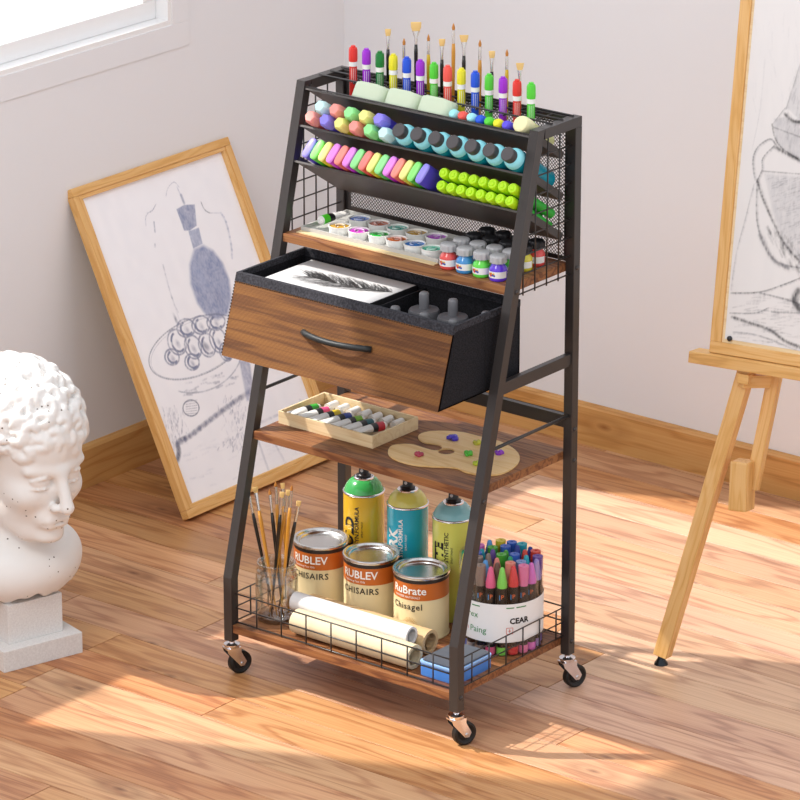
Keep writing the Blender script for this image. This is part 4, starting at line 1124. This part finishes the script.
for lp in loops:
    n = len(lp)
    for k in range(n):
        a, b = i0+k, i0+(k+1) % n; bm.faces.new((top[a], top[b], bot[b], bot[a]))
    i0 += n
obj('board', bm, PALW, pal)
for px, c, nm in (((419, 455), 'b03a52', 'crimson'), ((452, 438.5), '4636c4', 'violet blue'), ((469, 454), '4cc034', 'green'), ((500, 453), '8a2cc4', 'purple'), ((478, 443), 'c8c83c', 'yellow'), ((477, 464), 'b8cc30', 'lime')):
    p = atz(px[0], px[1], Z2+.0055); bm = B(); rr = random.Random(len(nm)*7)
    big = 1.6 if nm == 'violet blue' else 1.2
    for k in range(9):
        a = rr.uniform(0, 6.3); d = rr.uniform(0, .006)*big; s_ = rr.uniform(.0028, .005)*big
        bmesh.ops.create_icosphere(bm, subdivisions=2, radius=s_, matrix=Matrix.Translation((p[0]-.43+d*math.cos(a), p[1]-.22+d*math.sin(a), .0050+rr.uniform(0, .0055)*big*max(0, 1-d/.0105))))
    o = obj('paint_dab', bm, mat('dab_'+nm.replace(' ', '_'), c, .25, coat=.5), pal, smooth=True); o['label'] = '%s dab of paint' % nm
# ------------------------------------------------------------------ bottom shelf
ORG = mat('can_orange', 'c06420', .4); CRM = mat('can_cream', 'e2cfa0', .42); BLKP = mat('black_print', '1a1614', .5); WPR = mat('white_print', 'f2efe8', .5)
GOLDP = mat('gold_print', 'c89a3c', .5)
def paint_can(x, y, R, Hh, top, small, word, label, flip):
    o = thing('paint_can', label, 'paint can', (x, y, Z3), group='paint cans on the bottom shelf')
    ob = obj('body', lathe(B(), [(0, 0), (R*.985, 0), (R, .003), (R*.975, .005), (R*.975, Hh-.052)], n=48, cap=False), CRM, o, smooth=True, auto=40)
    obj('orange_band', lathe(B(), [(R*.975, Hh-.0518), (R*.975, Hh-.0162)], n=48, cap=False), ORG, o, smooth=True)
    obj('dark_band', lathe(B(), [(R*.975, Hh-.0160), (R*.975, Hh-.0085)], n=48, cap=False), mat('can_dark_band', '2c2420', .4), o, smooth=True)
    bm = lathe(B(), [(R*.975, Hh-.0083), (R*1.01, Hh-.0075), (R*1.03, Hh-.004), (R*1.01, Hh-.0008), (R*.97, Hh), (R*.90, Hh-.001), (R*.885, Hh-.0035), (R*.86, Hh-.006), (R*.84, Hh-.0045), (R*.80, Hh-.005), (R*.76, Hh-.009), (0, Hh-.009)], n=56, cap=False)
    obj('lid', bm, STEEL, o, smooth=True, auto=50)
    Rt = R*.975+.0007; a0 = -PI/2-.52
    bm = B(); add_text(bm, top, .0235, cylmap(Rt, Hh-.0385, a0), bold=.0004, cut=.004); add_text(bm, small, .0065, cylmap(Rt, Hh-.0475, a0+.08), cut=.004)
    obj('brand_print', bm, WPR, o)
    bm = B(); add_text(bm, word, .0185, cylmap(Rt+.0003, Hh-.0715, a0), bold=.0002, space=1.12)
    obj('product_print', bm, BLKP, o)
    if flip:
        bm = B(); ac = a0+.75
        for k in range(15):
            q = PI*k/14; c_, s_ = math.cos(q), math.sin(q)
            def pt(rr, dq):
                cc, ss = math.cos(q+dq), math.sin(q+dq); return (Rt*math.cos(ac+rr*cc/Rt), Rt*math.sin(ac+rr*cc/Rt), Hh-.105+rr*ss)
            bm.faces.new([bm.verts.new(pt(.008, -.05)), bm.verts.new(pt(.017, -.02)), bm.verts.new(pt(.017, .02)), bm.verts.new(pt(.008, .05))])
        obj('sun_emblem', bm, GOLDP, o)
    else:
        bm = B()
        pts = [(Rt*math.cos(a0+.25+q*.045), Rt*math.sin(a0+.25+q*.045), Hh-.108+.0035*math.sin(q*.55)*math.exp(-((q-9)/6)**2)) for q in range(19)]
        tube(bm, pts, .0005, 4); obj('landscape_line', bm, BLKP, o)
cy = .2185; CH = .1395
paint_can(.077, cy, .0575, CH, 'RUBLEV', 'Publishing Fine Oils', 'CHISAIRS', 'left paint can with orange RUBLEV band, beside the brush jar', False)
paint_can(.2085, cy, .0575, CH, 'RUBLEV', 'Publishing Fine Oils', 'CHISAIRS', 'middle paint can with orange RUBLEV band', False)
paint_can(.3400, cy-.002, .0575, CH, 'RuBrate', 'PAINTER MATERIALS', 'Chisagel', 'right paint can marked RuBrate, next to the slanted leg', True)
def spray(x, y, body, dome, big, small, pcol, label, bname):
    R = .0425; o = thing('spray_can', label, 'spray can', (x, y, Z3), group='spray paint cans on the bottom shelf')
    zb = .216
    obj('body', lathe(B(), [(0, 0), (R*.95, 0), (R, .004), (R, zb), (0, zb)], n=48), mat('spray_'+bname, body, .25, coat=.3), o, smooth=True, auto=40)
    obj('rim_ring', lathe(B(), [(R*.99, zb+.0002), (R*1.025, zb+.001), (R*1.025, zb+.004), (R*.97, zb+.0048)], n=48, cap=False), CHROME, o, smooth=True)
    obj('dome', lathe(B(), [(R*.975, zb+.0030), (R*.95, zb+.008), (R*.84, zb+.018), (R*.66, zb+.027), (R*.50, zb+.0305), (0, zb+.0305)], n=48), mat('dome_'+bname, dome, .2, coat=.5), o, smooth=True, auto=60)
    obj('valve_ring', lathe(B(), [(R*.50, zb+.0305), (R*.50, zb+.033), (R*.44, zb+.034), (R*.40, zb+.032), (0, zb+.032)], n=40), CHROME, o, smooth=True, auto=50)
    nz = lathe(B(), [(0, zb+.0322), (.0150, zb+.0322), (.0158, zb+.037), (.0125, zb+.0385), (.0105, zb+.041), (.0100, zb+.053), (.0085, zb+.0555), (0, zb+.0555)], n=28)
    noz = obj('nozzle', nz, mat('nozzle_black', '1c1b1c', .3), o, smooth=True, auto=40)
    a = math.radians(-75); ob = obj('spray_hole', lathe(B(), [(0, 0), (.0032, 0), (.0032, .0012), (0, .0012)], (.0101*math.cos(a), .0101*math.sin(a), zb+.0485), (math.cos(a), math.sin(a), 0), 16), mat('hole_grey', 'a8a8aa', .4), noz, auto=40)
    bm = B(); Rt = R+.0007; A0 = math.radians(-72)
    add_text(bm, big, .032, cylmap(Rt, .172, math.radians(-82), True), bold=.0014, align='RIGHT'); 
    add_text(bm, small, .0125, cylmap(Rt, .196, math.radians(-66), True), bold=.0003, align='RIGHT'); add_text(bm, 'SPRAY PAINT', .006, cylmap(Rt, .165, math.radians(-54), True), align='RIGHT')
    obj('lettering', bm, pcol, o)
spray(.106, .3225, 'e2b42e', '3faa58', 'GOLD', 'SYN.FORMULA', BLKP, 'yellow spray can with green shoulder behind the left paint can', 'yellow')
spray(.221, .3225, '22abc6', 'dad468', 'HARK', 'SYN.FORMULA', WPR, 'turquoise spray can with yellow shoulder behind the middle paint can', 'turquoise')
spray(.339, .3225, 'e0e068', '84c0c6', 'LITE', 'SYNTHETIC', BLKP, 'lime yellow spray can with pale blue shoulder, rightmost of three', 'lime')
# glass jar of brushes
def thin_clear(name, tint, edge, base=.05):
    m = mat(name, 'ffffff', .03); nt = m.node_tree; o = nt.nodes['Material Output']; mx = nt.nodes.new('ShaderNodeMixShader'); tr = nt.nodes.new('ShaderNodeBsdfTransparent'); gl = nt.nodes.new('ShaderNodeBsdfGlossy')
    gl.inputs['Roughness'].default_value = .05; lw = nt.nodes.new('ShaderNodeLayerWeight'); lw.inputs[0].default_value = .25
    ml = nt.nodes.new('ShaderNodeMath'); ml.operation = 'MULTIPLY_ADD'; nt.links.new(lw.outputs['Facing'], ml.inputs[0]); ml.inputs[1].default_value = edge; ml.inputs[2].default_value = base
    tr.inputs[0].default_value = (*tint, 1); nt.links.new(ml.outputs[0], mx.inputs[0]); nt.links.new(tr.outputs[0], mx.inputs[1]); nt.links.new(gl.outputs[0], mx.inputs[2]); nt.links.new(mx.outputs[0], o.inputs[0]); return m
GLASS = thin_clear('clear_glass', (.97, .985, .985), 1.1)
jar = thing('glass_jar', 'clear glass jar holding brushes at the left of bottom shelf', 'jar', (.0665, .0885, Z3))
R = .0435; ht = .125
bm = lathe(B(), [(0, 0), (R*.9, 0), (R, .005), (R, .085), (R*.98, .094), (R*.90, .100), (R*.87, .103), (R*.93, .1045), (R*.93, .108), (R*.86, .110), (R*.86, .119), (R*.92, .121), (R*.92, .124), (R*.86, ht), (R*.82, .124), (R*.82, .104), (R*.86, .100), (R*.94, .092), (R*.94, .012), (R*.85, .008), (0, .007)], n=56, cap=False)
bm.normal_update()
obj('glass', bm, GLASS, jar, smooth=True)
jb = [((255, 487), 'flat', 'gold', .006, (.007, -.008), 'flat brush with golden handle leaning to the left of the glass jar'),
      ((248, 490), 'round', 'black', .004, (-.018, .010), 'thin black-handled brush leaning furthest left in the glass jar'),
      ((269.5, 489), 'round', 'black', .004, (.012, .004), 'round brush with black handle left of centre in the glass jar'),
      ((275.6, 481), 'round', 'gold', .0045, (.000, .018), 'tallest brown-tipped golden brush in the glass jar'),
      ((282.6, 483), 'flat', 'gold', .005, (.016, .018), 'flat golden-handled brush at centre of the glass jar'),
      ((282.2, 492), 'flat', 'black', .0055, (-.004, -.014), 'flat black-handled brush at centre of the glass jar'),
      ((288.6, 490), 'flat', 'gold', .0055, (-.016, -.004), 'flat golden brush right of centre in the glass jar'),
      ((292, 485), 'round', 'gold', .004, (.021, -.014), 'pointed golden brush near the right of the glass jar'),
      ((299, 501), 'flat', 'black', .0055, (-.011, .018), 'short flat black brush leaning furthest right in the glass jar')]
for k, (px, kind, h, w, off, lab) in enumerate(jb):
    dy = (-.004, .004, .012, .020, .016, -.012, .004, -.012, .002)[k]
    tip = aty(px[0], px[1], .0885+dy)
    brush('artist_brush', tip, (.0665+off[0], .0885+off[1], Z3+.009), kind, h, lab, 'artist brushes in the glass jar', w*1.1, None, bl=.012, fl=.036)
# paper rolls
def roll(name, x0, x1, y, z, r, m, label, n=40):
    bm = B(); L = x1-x0
    prof = [(r, 0), (r, L), (r*.74, L), (r*.72, L-.004), (r*.72, .004), (r*.74, 0), (r, 0)]
    lathe(bm, prof, (0, 0, 0), (1, 0, 0), n, cap=False); bmesh.ops.remove_doubles(bm, verts=bm.verts[:], dist=1e-6)
    o = thing(name, label, 'paper roll', (x0, y, z), group='paper rolls on the bottom shelf')
    obj('rolled_sheet', bm, m, o, smooth=True, auto=40)
    bm = B(); sp = []
    for k in range(50):
        a = k*.42; rr_ = r*(.70-.012*k*.42); sp.append((rr_*math.sin(a), rr_*math.cos(a)))
    for (ya, za), (yb_, zb_) in zip(sp, sp[1:]):
        v = [bm.verts.new(p) for p in ((.003, ya, za), (.003, yb_, zb_), (L-.003, yb_, zb_), (L-.003, ya, za))]; bm.faces.new(v)
    obj('inner_coil', bm, m, o, smooth=True)
PAPW = mat('white_paper', 'dcdbda', .6); PAPC = mat('cream_paper', 'd8c8a6', .65); PAPK = mat('kraft_paper', 'c9aa7c', .7)
roll('paper_roll', .149, .452, .0530, Z3+.0265, .0252, PAPC, 'cream paper roll lying at the front of the bottom shelf')
roll('paper_roll', .120, .430, .1315, Z3+.0268, .0252, PAPK, 'kraft brown paper roll lying behind the white roll')
roll('paper_roll', .112, .413, .0925, Z3+.0268+.0217, .0190, PAPW, 'thin white paper roll lying on top of the other rolls')
# blue box
cb = [atz(425, 656, Z3), atz(447, 683, Z3), atz(492.5, 657, Z3), atz(470, 637, Z3)]
bb = thing('storage_case', 'blue plastic case with dark grey lid at the front right corner', 'case', (.520, .098, Z3))
obj('case_body', (lambda b: prism(b, rrect(.092, .118, .008), .0, .025, bevel=.0015))(B()), mat('blue_plastic', '4a86d8', .35), bb, smooth=True, auto=40)
obj('case_trim', (lambda b: prism(b, rrect(.094, .120, .009), .0252, .030, bevel=.001))(B()), mat('pale_blue_plastic', '8fb8ec', .35), bb, smooth=True, auto=40)
obj('case_lid', (lambda b: prism(b, rrect(.086, .112, .008), .0302, .034, bevel=.001))(B()), mat('slate_lid', '4c525c', .45), bb, smooth=True, auto=40)
# clear tub of markers
TR, TC, THh = .0852, (.4955, .2775), .188
tub = thing('marker_tub', 'clear round tub with white printed label full of coloured markers', 'tub', (TC[0], TC[1], Z3))
CLEAR = thin_clear('clear_plastic', (.99, .99, .99), .22, .015)
obj('tub_wall', lathe(B(), [(0, 0), (TR, 0), (TR, THh), (TR-.0012, THh), (TR-.0012, .0012), (0, .0012)], n=72, cap=False), CLEAR, tub, smooth=True, auto=40)
obj('label', lathe(B(), [(TR+.0003, .030), (TR+.0003, .112)], n=72, cap=False), mat('tub_label_white', 'eceded', .45), tub, smooth=True)
Rt = TR+.0008; bm = B()
for a_, L in ((-1.92, .019), (-1.66, .019), (-.80, .016), (-.56, .022)):
    z = .1030; k_ = 6
    vv = [(bm.verts.new((Rt*math.cos(a_+L/Rt*k/k_), Rt*math.sin(a_+L/Rt*k/k_), z)), bm.verts.new((Rt*math.cos(a_+L/Rt*k/k_), Rt*math.sin(a_+L/Rt*k/k_), z+.0022))) for k in range(k_+1)]
    for u, v in zip(vv, vv[1:]): bm.faces.new((u[0], v[0], v[1], u[1]))
add_text(bm, 'Larex', .0185, cylmap(Rt, .0790, -1.98), cut=.004); add_text(bm, 'Paing', .0185, cylmap(Rt, .0480, -1.72), cut=.004)
obj('green_print', bm, mat('green_print', '2f8a4a', .5), tub)
bm = B(); add_text(bm, 'An', .0145, cylmap(Rt, .0500, -1.96), cut=.004)
for (a, b, c, d) in ((0, 0, 1, .08), (0, .92, 1, 1), (0, 0, .08, 1), (.92, 0, 1, 1), (.3, .45, .7, .55), (.45, .2, .55, .8)):
    f = lambda u, v: (Rt*math.cos(-.80+u*.014/Rt), Rt*math.sin(-.80+u*.014/Rt), .0480+v*.014)
    bm.faces.new([bm.verts.new(f(a, b)), bm.verts.new(f(c, b)), bm.verts.new(f(c, d)), bm.verts.new(f(a, d))])
obj('red_print', bm, mat('red_print', 'd06a60', .5), tub)
bm = B(); add_text(bm, 'CEAR', .0165, cylmap(Rt, .0700, -.72), bold=.0006, cut=.004); obj('black_lettering', bm, BLKP, tub)
MC = {'pink': 'e2608e', 'light green': '7ed456', 'red': 'd23a3c', 'rose': 'e07aa8', 'orchid': 'd870c8', 'blue': '3f6ac8', 'sky blue': '5a9ad8', 'brown': '6a4a3c', 'salmon': 'e08a7a', 'teal green': '1f9a6a', 'turquoise': '2aa8b8', 'green': '4fae3a', 'navy': '2a3f9c', 'scarlet': 'd8483a', 'purple': '6a4a9c', 'slate blue': '7a92c8', 'taupe': '8a7a70', 'yellow': 'd8c83a', 'grey': '8c8c90', 'lilac': '9a8ac8'}
MBODY = mat('dark_marker_body', '1c1613', .3)
def tubmarker(x, y, col, pointed, label, zt, pr_on=False):
    o = thing('chalk_paint_marker', label, 'marker', (x, y, Z3+.0015), (0, 0, random.uniform(0, 6)), 'markers standing in the clear tub')
    r = .0104; m1 = mat('marker_'+col.replace(' ', '_'), MC[col], .4); hc = zt-.042
    obj('end_plug', lathe(B(), [(0, 0), (r*.95, 0), (r, .002), (r, .016), (0, .016)], n=20), m1, o, auto=40)
    obj('barrel', lathe(B(), [(0, .0162), (r*.93, .0162), (r*.93, hc-.0002), (0, hc-.0002)], n=20), MBODY, o, auto=40)
    if pointed: pr = [(0, hc), (r*1.0, hc), (r*1.0, hc+.008), (r*.95, hc+.012), (r*.42, zt-.002), (r*.25, zt), (0, zt)]
    else: pr = [(0, hc+.012), (r*1.0, hc+.014), (r*1.0, zt-.003), (r*1.0, zt), (r*.3, zt), (r*.25, zt-.002), (0, zt-.002)]
    if not pointed: pr = [(0, hc), (r*.9, hc), (r*.9, hc+.014), (r*1.0, hc+.0142)]+pr[2:]
    obj('cap', lathe(B(), pr, n=20), m1, o, auto=40)
    if pr_on:
        o.rotation_euler = (0, 0, 0)
        bm = B(); add_text(bm, 'P', .0125, cylmap(r*.93+.0003, .121, -1.15)); obj('barrel_print', bm, mat('print_orange', 'e8703a', .4), o)
        bm = B(); add_text(bm, 'I', .016, cylmap(r*.93+.0003, .118, -1.62)); obj('side_print', bm, mat('print_blue', '3a9ae0', .4), o)
vx, vy = -_d[0], -_d[1]; L_ = math.hypot(vx, vy); vx, vy = vx/L_, vy/L_     # horizontal direction from the cart to the open side of the room
rx_, ry_ = _r[0], _r[1]
ring1 = [('light green', 1), ('red', 1), ('rose', 0), ('orchid', 1), ('lilac', 1), ('purple', 0), ('scarlet', 0), ('navy', 1), ('turquoise', 0), ('blue', 0), ('yellow', 0), ('sky blue', 1), ('orchid', 0), ('navy', 0), ('teal green', 0), ('yellow', 1), ('blue', 1), ('grey', 0), ('taupe', 0), ('pink', 1)]
ring2 = [('brown', 1), ('salmon', 0), ('slate blue', 0), ('turquoise', 1), ('scarlet', 1), ('navy', 1), ('blue', 0), ('green', 0), ('turquoise', 1), ('blue', 0), ('taupe', 0), ('sky blue', 1)]
ring3 = [('salmon', 1), ('teal green', 1), ('blue', 0), ('green', 1), ('purple', 1), ('taupe', 1)]
def dirname(a):
    return ('front', 'front right', 'right', 'back right', 'back', 'back left', 'left', 'front left')[int(((a+PI/8) % (2*PI))/(PI/4))]
used = set()
for rad, ring, rn in ((TR-.0125, ring1, 'outer'), (TR-.0350, ring2, 'middle'), (TR-.0585, ring3, 'inner')):
    for k, (c, pt) in enumerate(ring):
        a = 2*PI*(k-(.0 if rn == 'outer' else .35))/len(ring)
        dv, l = rad*math.cos(a), rad*math.sin(a)
        x = TC[0]+vx*dv+rx_*l; y = TC[1]+vy*dv+ry_*l
        lab = '%s %s-capped marker at %s of %s ring in the tub' % (c, 'pointed' if pt else 'flat', dirname(a), rn)
        if lab in used: print('DUP', lab)
        used.add(lab); tubmarker(x, y, c, pt, lab, .186+random.uniform(-.003, .003)-(0 if pt else .002), rn == 'outer' and k in (0, 1, 2, 3, 18, 19))
tubmarker(TC[0], TC[1], 'green', 0, 'green flat-capped marker at the very centre of the tub', .185)

# ------------------------------------------------------------------ plaster bust
def surface_nets(Fv, org, h):
    ins = Fv < 0; nx, ny, nz = Fv.shape
    c = [(i, j, k) for i in (0, 1) for j in (0, 1) for k in (0, 1)]
    sl_ = lambda A, i, j, k: A[i:nx-1+i, j:ny-1+j, k:nz-1+k]
    cnt = sum(sl_(ins, *q).astype(np.int8) for q in c); act = (cnt > 0) & (cnt < 8)
    idx = -np.ones(act.shape, np.int64); idx[act] = np.arange(act.sum()); I = np.argwhere(act)
    S_ = np.zeros((len(I), 3)); n_ = np.zeros(len(I))
    for a in range(8):
        for b in range(a+1, 8):
            pa, pb = np.array(c[a]), np.array(c[b])
            if abs(pa-pb).sum() != 1: continue
            fa = Fv[tuple((I+pa).T)]; fb = Fv[tuple((I+pb).T)]; m = (fa < 0) != (fb < 0)
            u = np.where(m, fa/(fa-fb+1e-12), 0); S_ += m[:, None]*(pa+u[:, None]*(pb-pa)); n_ += m
    V = (I+S_/n_[:, None])*h+org; Fs = []
    for ax in range(3):
        o1_, o2_ = [a for a in range(3) if a != ax]
        sh0 = [slice(None)]*3; sh1 = [slice(None)]*3; sh0[ax] = slice(0, -1); sh1[ax] = slice(1, None)
        a = ins[tuple(sh0)]; b = ins[tuple(sh1)]; E_ = np.argwhere(a != b)
        E_ = E_[(E_[:, o1_] > 0) & (E_[:, o2_] > 0) & (E_[:, o1_] < Fv.shape[o1_]-1) & (E_[:, o2_] < Fv.shape[o2_]-1)]
        q = []
        for d1, d2 in ((0, 0), (-1, 0), (-1, -1), (0, -1)):
            X = E_.copy(); X[:, o1_] += d1; X[:, o2_] += d2; q.append(idx[tuple(X.T)])
        q = np.stack(q, -1); fl = a[tuple(E_.T)]
        if ax == 1: fl = ~fl
        q[~fl] = q[~fl][:, ::-1]; Fs.append(q)
    return V, np.concatenate(Fs)
def bust_mesh():
    s = 1.115
    h = .0024; lo = np.array([-.20, -.17, -.175]); hi = np.array([.185, .17, .365])
    g = [np.arange(lo[i], hi[i], h, dtype=np.float32) for i in range(3)]
    X, Y, Z = np.meshgrid(*g, indexing='ij'); F_ = np.full(X.shape, 1.0, np.float32)
    def smin(a, b, k):
        q = np.clip(.5+.5*(b-a)/k, 0, 1); return b*(1-q)+a*q-k*q*(1-q)
    def box_(lo_, hi_):
        return tuple(slice(max(0, int((lo_[i]-lo[i])/h)), max(0, int((hi_[i]-lo[i])/h)+2)) for i in range(3))
    def ell(c, r, tilt=0, sub=None):
        x, y, z = (X, Y, Z) if sub is None else (X[sub], Y[sub], Z[sub])
        dx, dy, dz = x-c[0], y-c[1], z-c[2]
        if tilt: ct, st = math.cos(tilt), math.sin(tilt); dx, dz = dx*ct+dz*st, -dx*st+dz*ct
        k0 = np.sqrt((dx/r[0])**2+(dy/r[1])**2+(dz/r[2])**2); k1 = np.sqrt((dx/r[0]**2)**2+(dy/r[1]**2)**2+(dz/r[2]**2)**2)+1e-9
        return k0*(k0-1)/k1
    def cap(a, b, ra, rb, sub=None):
        x, y, z = (X, Y, Z) if sub is None else (X[sub], Y[sub], Z[sub])
        a = np.array(a); b = np.array(b); d = b-a
        u = np.clip(((x-a[0])*d[0]+(y-a[1])*d[1]+(z-a[2])*d[2])/(d@d), 0, 1)
        return np.sqrt((x-a[0]-u*d[0])**2+(y-a[1]-u*d[1])**2+(z-a[2]-u*d[2])**2)-(ra+(rb-ra)*u)
    F_ = ell((-.025, 0, .195), (.118, .095, .108))
    F_ = smin(F_, ell((.040, 0, .125), (.078, .076, .118)), .03)
    F_ = smin(F_, ell((.050, 0, .205), (.066, .078, .060)), .03)
    F_ = smin(F_, ell((.072, 0, .030), (.034, .034, .027)), .028)
    for sg in (1, -1):
        F_ = smin(F_, cap((.062, sg*.022, .024), (-.010, sg*.064, .075), .020, .024), .028)
        F_ = smin(F_, ell((.074, sg*.048, .112), (.030, .024, .024)), .022)
    def L(kind, f, lo_, hi_, k):
        sub = box_(lo_, hi_); v = f(sub)
        if kind == '+': F_[sub] = smin(F_[sub], v, k)
        else: F_[sub] = -smin(-F_[sub], v, k)
    fa = ((.05, -.09, .0), (.185, .09, .22))
    for sg in (1, -1):
        L('-', lambda s_: ell((.122, sg*.033, .146), (.024, .026, .015), 0, s_), *fa, .012)
    for sg in (1, -1):
        L('+', lambda s_: cap((.1120, sg*.012, .165), (.096, sg*.058, .167), .0085, .0065, s_), *fa, .016)
        L('+', lambda s_: ell((.0945, sg*.0335, .145), (.0200, .0210, .0160), 0, s_), *fa, .003)
        # lids
        for zc, zz, rr_ in ((.1525, .0050, .0040), (.1370, -.002, .0032)):
            P = [(.1135-.010*abs(q)**1.6-.004*q*q, sg*(.0335+.0195*q), zc+zz*(1-q*q)-.0035*abs(q)) for q in (-1, -.5, 0, .5, 1)]
            for a_, b_ in zip(P, P[1:]): L('+', lambda s_: cap(a_, b_, rr_, rr_, s_), *fa, .003)
    L('+', lambda s_: cap((.1150, 0, .162), (.1420, 0, .103), .0090, .0120, s_), *fa, .014)
    L('+', lambda s_: ell((.141, 0, .0985), (.0125, .0115, .0095), 0, s_), *fa, .008)
    for sg in (1, -1):
        L('+', lambda s_: ell((.1255, sg*.0145, .0965), (.0115, .0085, .0085), 0, s_), *fa, .006)
        L('-', lambda s_: ell((.1335, sg*.0075, .0885), (.005, .0035, .003), 0, s_), *fa, .002)
    L('+', lambda s_: ell((.105, 0, .066), (.018, .034, .022), 0, s_), *fa, .018)
    L('+', lambda s_: cap((.1165, -.019, .0670), (.1165, .019, .0670), .0070, .0070, s_), *fa, .006)
    L('+', lambda s_: cap((.1150, -.015, .0552), (.1150, .015, .0552), .0078, .0078, s_), *fa, .006)
    for sg in (1, -1): L('-', lambda s_: cap((.1240, 0, .0612), (.110, sg*.028, .0605), .0026, .0020, s_), *fa, .002)
    L('-', lambda s_: ell((.126, 0, .0415), (.010, .018, .004), 0, s_), *fa, .010)
    L('+', lambda s_: ell((.098, 0, .024), (.020, .026, .018), 0, s_), *fa, .014)
    # ears
    for sg in (1, -1):
        F_ = smin(F_, ell((-.004, sg*.083, .130), (.018, .010, .030), .2), .006)
    # neck and chest
    F_ = smin(F_, cap((-.035, 0, .07), (-.058, 0, -.06), .066, .072), .03)
    ch = smin(ell((-.045, 0, -.082), (.118, .155, .072)), ell((.0, 0, -.082), (.098, .110, .064)), .04)
    F_ = smin(F_, ch, .035)
    an = np.arctan2(Y, X+.06)
    cut = -(Z+.122+.006*np.sin(an*9)+.004*np.sin(an*23+1)); F_ = np.maximum(F_, cut)
    # hair: a cap of overlapping curls
    rs = np.random.RandomState(4)
    HC = np.array([-.024, 0, .205]); HR = np.array([.133, .110, .110])
    def hz_(x): return .206-np.clip(.050-x, 0, 1)*1.25
    hair = ell(tuple(HC), tuple(HR))
    hair = np.maximum(hair, np.maximum(hz_(X)+.006*np.sin(Y*120)-Z, .055-Z))
    F_ = smin(F_, hair, .008)
    N_ = 190; ga = PI*(3-5**.5)
    for i in range(N_):
        zz = 1-2*(i+.5)/N_; rr_ = math.sqrt(1-zz*zz); a = i*ga
        dn = np.array([rr_*math.cos(a), rr_*math.sin(a), zz]); c0 = HC+dn*HR
        if c0[2] < hz_(c0[0])-.006 or c0[2] < .05: continue
        nrm = dn/HR; nrm /= np.linalg.norm(nrm)
        t1 = np.cross(nrm, [0, 0, 1.0]); t1 /= np.linalg.norm(t1)+1e-9; t2 = np.cross(nrm, t1)
        ph = rs.uniform(0, 6.28); rad = rs.uniform(.0145, .0200); hd = rs.choice([-1, 1]); el_ = rs.uniform(.75, 1.25)
        for st, (r0, off) in enumerate(((1.0, 0), (.62, .0012))):
            P = []
            for q in range(8):
                aa = ph+hd*q*.62+st*.5; r_ = rad*r0*(1.15-.08*q); P.append(c0+t1*r_*el_*math.cos(aa)+t2*r_/el_*math.sin(aa)+nrm*(.0006*q-.0015+off*3))
            lo2 = np.min(P, 0)-.014; hi2 = np.max(P, 0)+.014; sub = box_(lo2, hi2)
            v = None
            for q in range(7):
                ra = .0040+.0048*math.sin(PI*(q+.5)/7.5); w_ = cap(P[q], P[q+1], ra, ra, sub); v = w_ if v is None else np.minimum(v, w_)
            if v.size: F_[sub] = smin(F_[sub], v, .0045)
    V, Q = surface_nets(F_, lo, h)
    # two relaxation passes
    for _ in range(1):
        acc = np.zeros_like(V); n_ = np.zeros(len(V))
        for a, b in ((0, 1), (1, 2), (2, 3), (3, 0)):
            np.add.at(acc, Q[:, a], V[Q[:, b]]); np.add.at(acc, Q[:, b], V[Q[:, a]]); np.add.at(n_, Q[:, a], 1); np.add.at(n_, Q[:, b], 1)
        V = V*.55+.45*acc/n_[:, None]
    return V*s, Q, s
V, Q, bs = bust_mesh()
# head bows forward a little: bend above the neck
tilt = math.radians(9)
hz = np.clip((V[:, 2]+.06)/.10, 0, 1); hz = hz*hz*(3-2*hz); ang = tilt*hz
px_, pz_ = V[:, 0]+.04, V[:, 2]+.02
V2 = V.copy(); V2[:, 0] = px_*np.cos(ang)+pz_*np.sin(ang)-.04; V2[:, 2] = -px_*np.sin(ang)+pz_*np.cos(ang)-.02
V = V2
me = bpy.data.meshes.new('sculpted_head'); me.from_pydata(V.tolist(), [], Q.tolist()); me.polygons.foreach_set('use_smooth', [True]*len(me.polygons)); me.materials.append(PLASTER)
PZ1, PZ2 = .046, .131
bc = Vector((-.420, -.160, 0))
bust = thing('plaster_bust', 'white plaster bust of a curly-haired man on a square stepped plinth', 'bust', bc, (0, 0, 0))
hb = bpy.data.objects.new('sculpted_head', me); COL.objects.link(hb); hb.parent = bust
hb.rotation_euler = (0, 0, math.radians(-11))
zmin = V[:, 2].min()
hb.location = (-.010, .012, PZ2-zmin-.001)
pr_ = Matrix.Rotation(math.radians(-16), 4, 'Z')
o = obj('plinth_base', box(B(), (-.094, -.094, 0), (.094, .094, PZ1), bevel=.0015), STONE, bust); o.rotation_euler = (0, 0, math.radians(-16)); 
o = obj('plinth_block', box(B(), (-.065, -.065, PZ1), (.065, .065, PZ2), bevel=.0015), STONE, bust); o.rotation_euler = (0, 0, math.radians(-16))
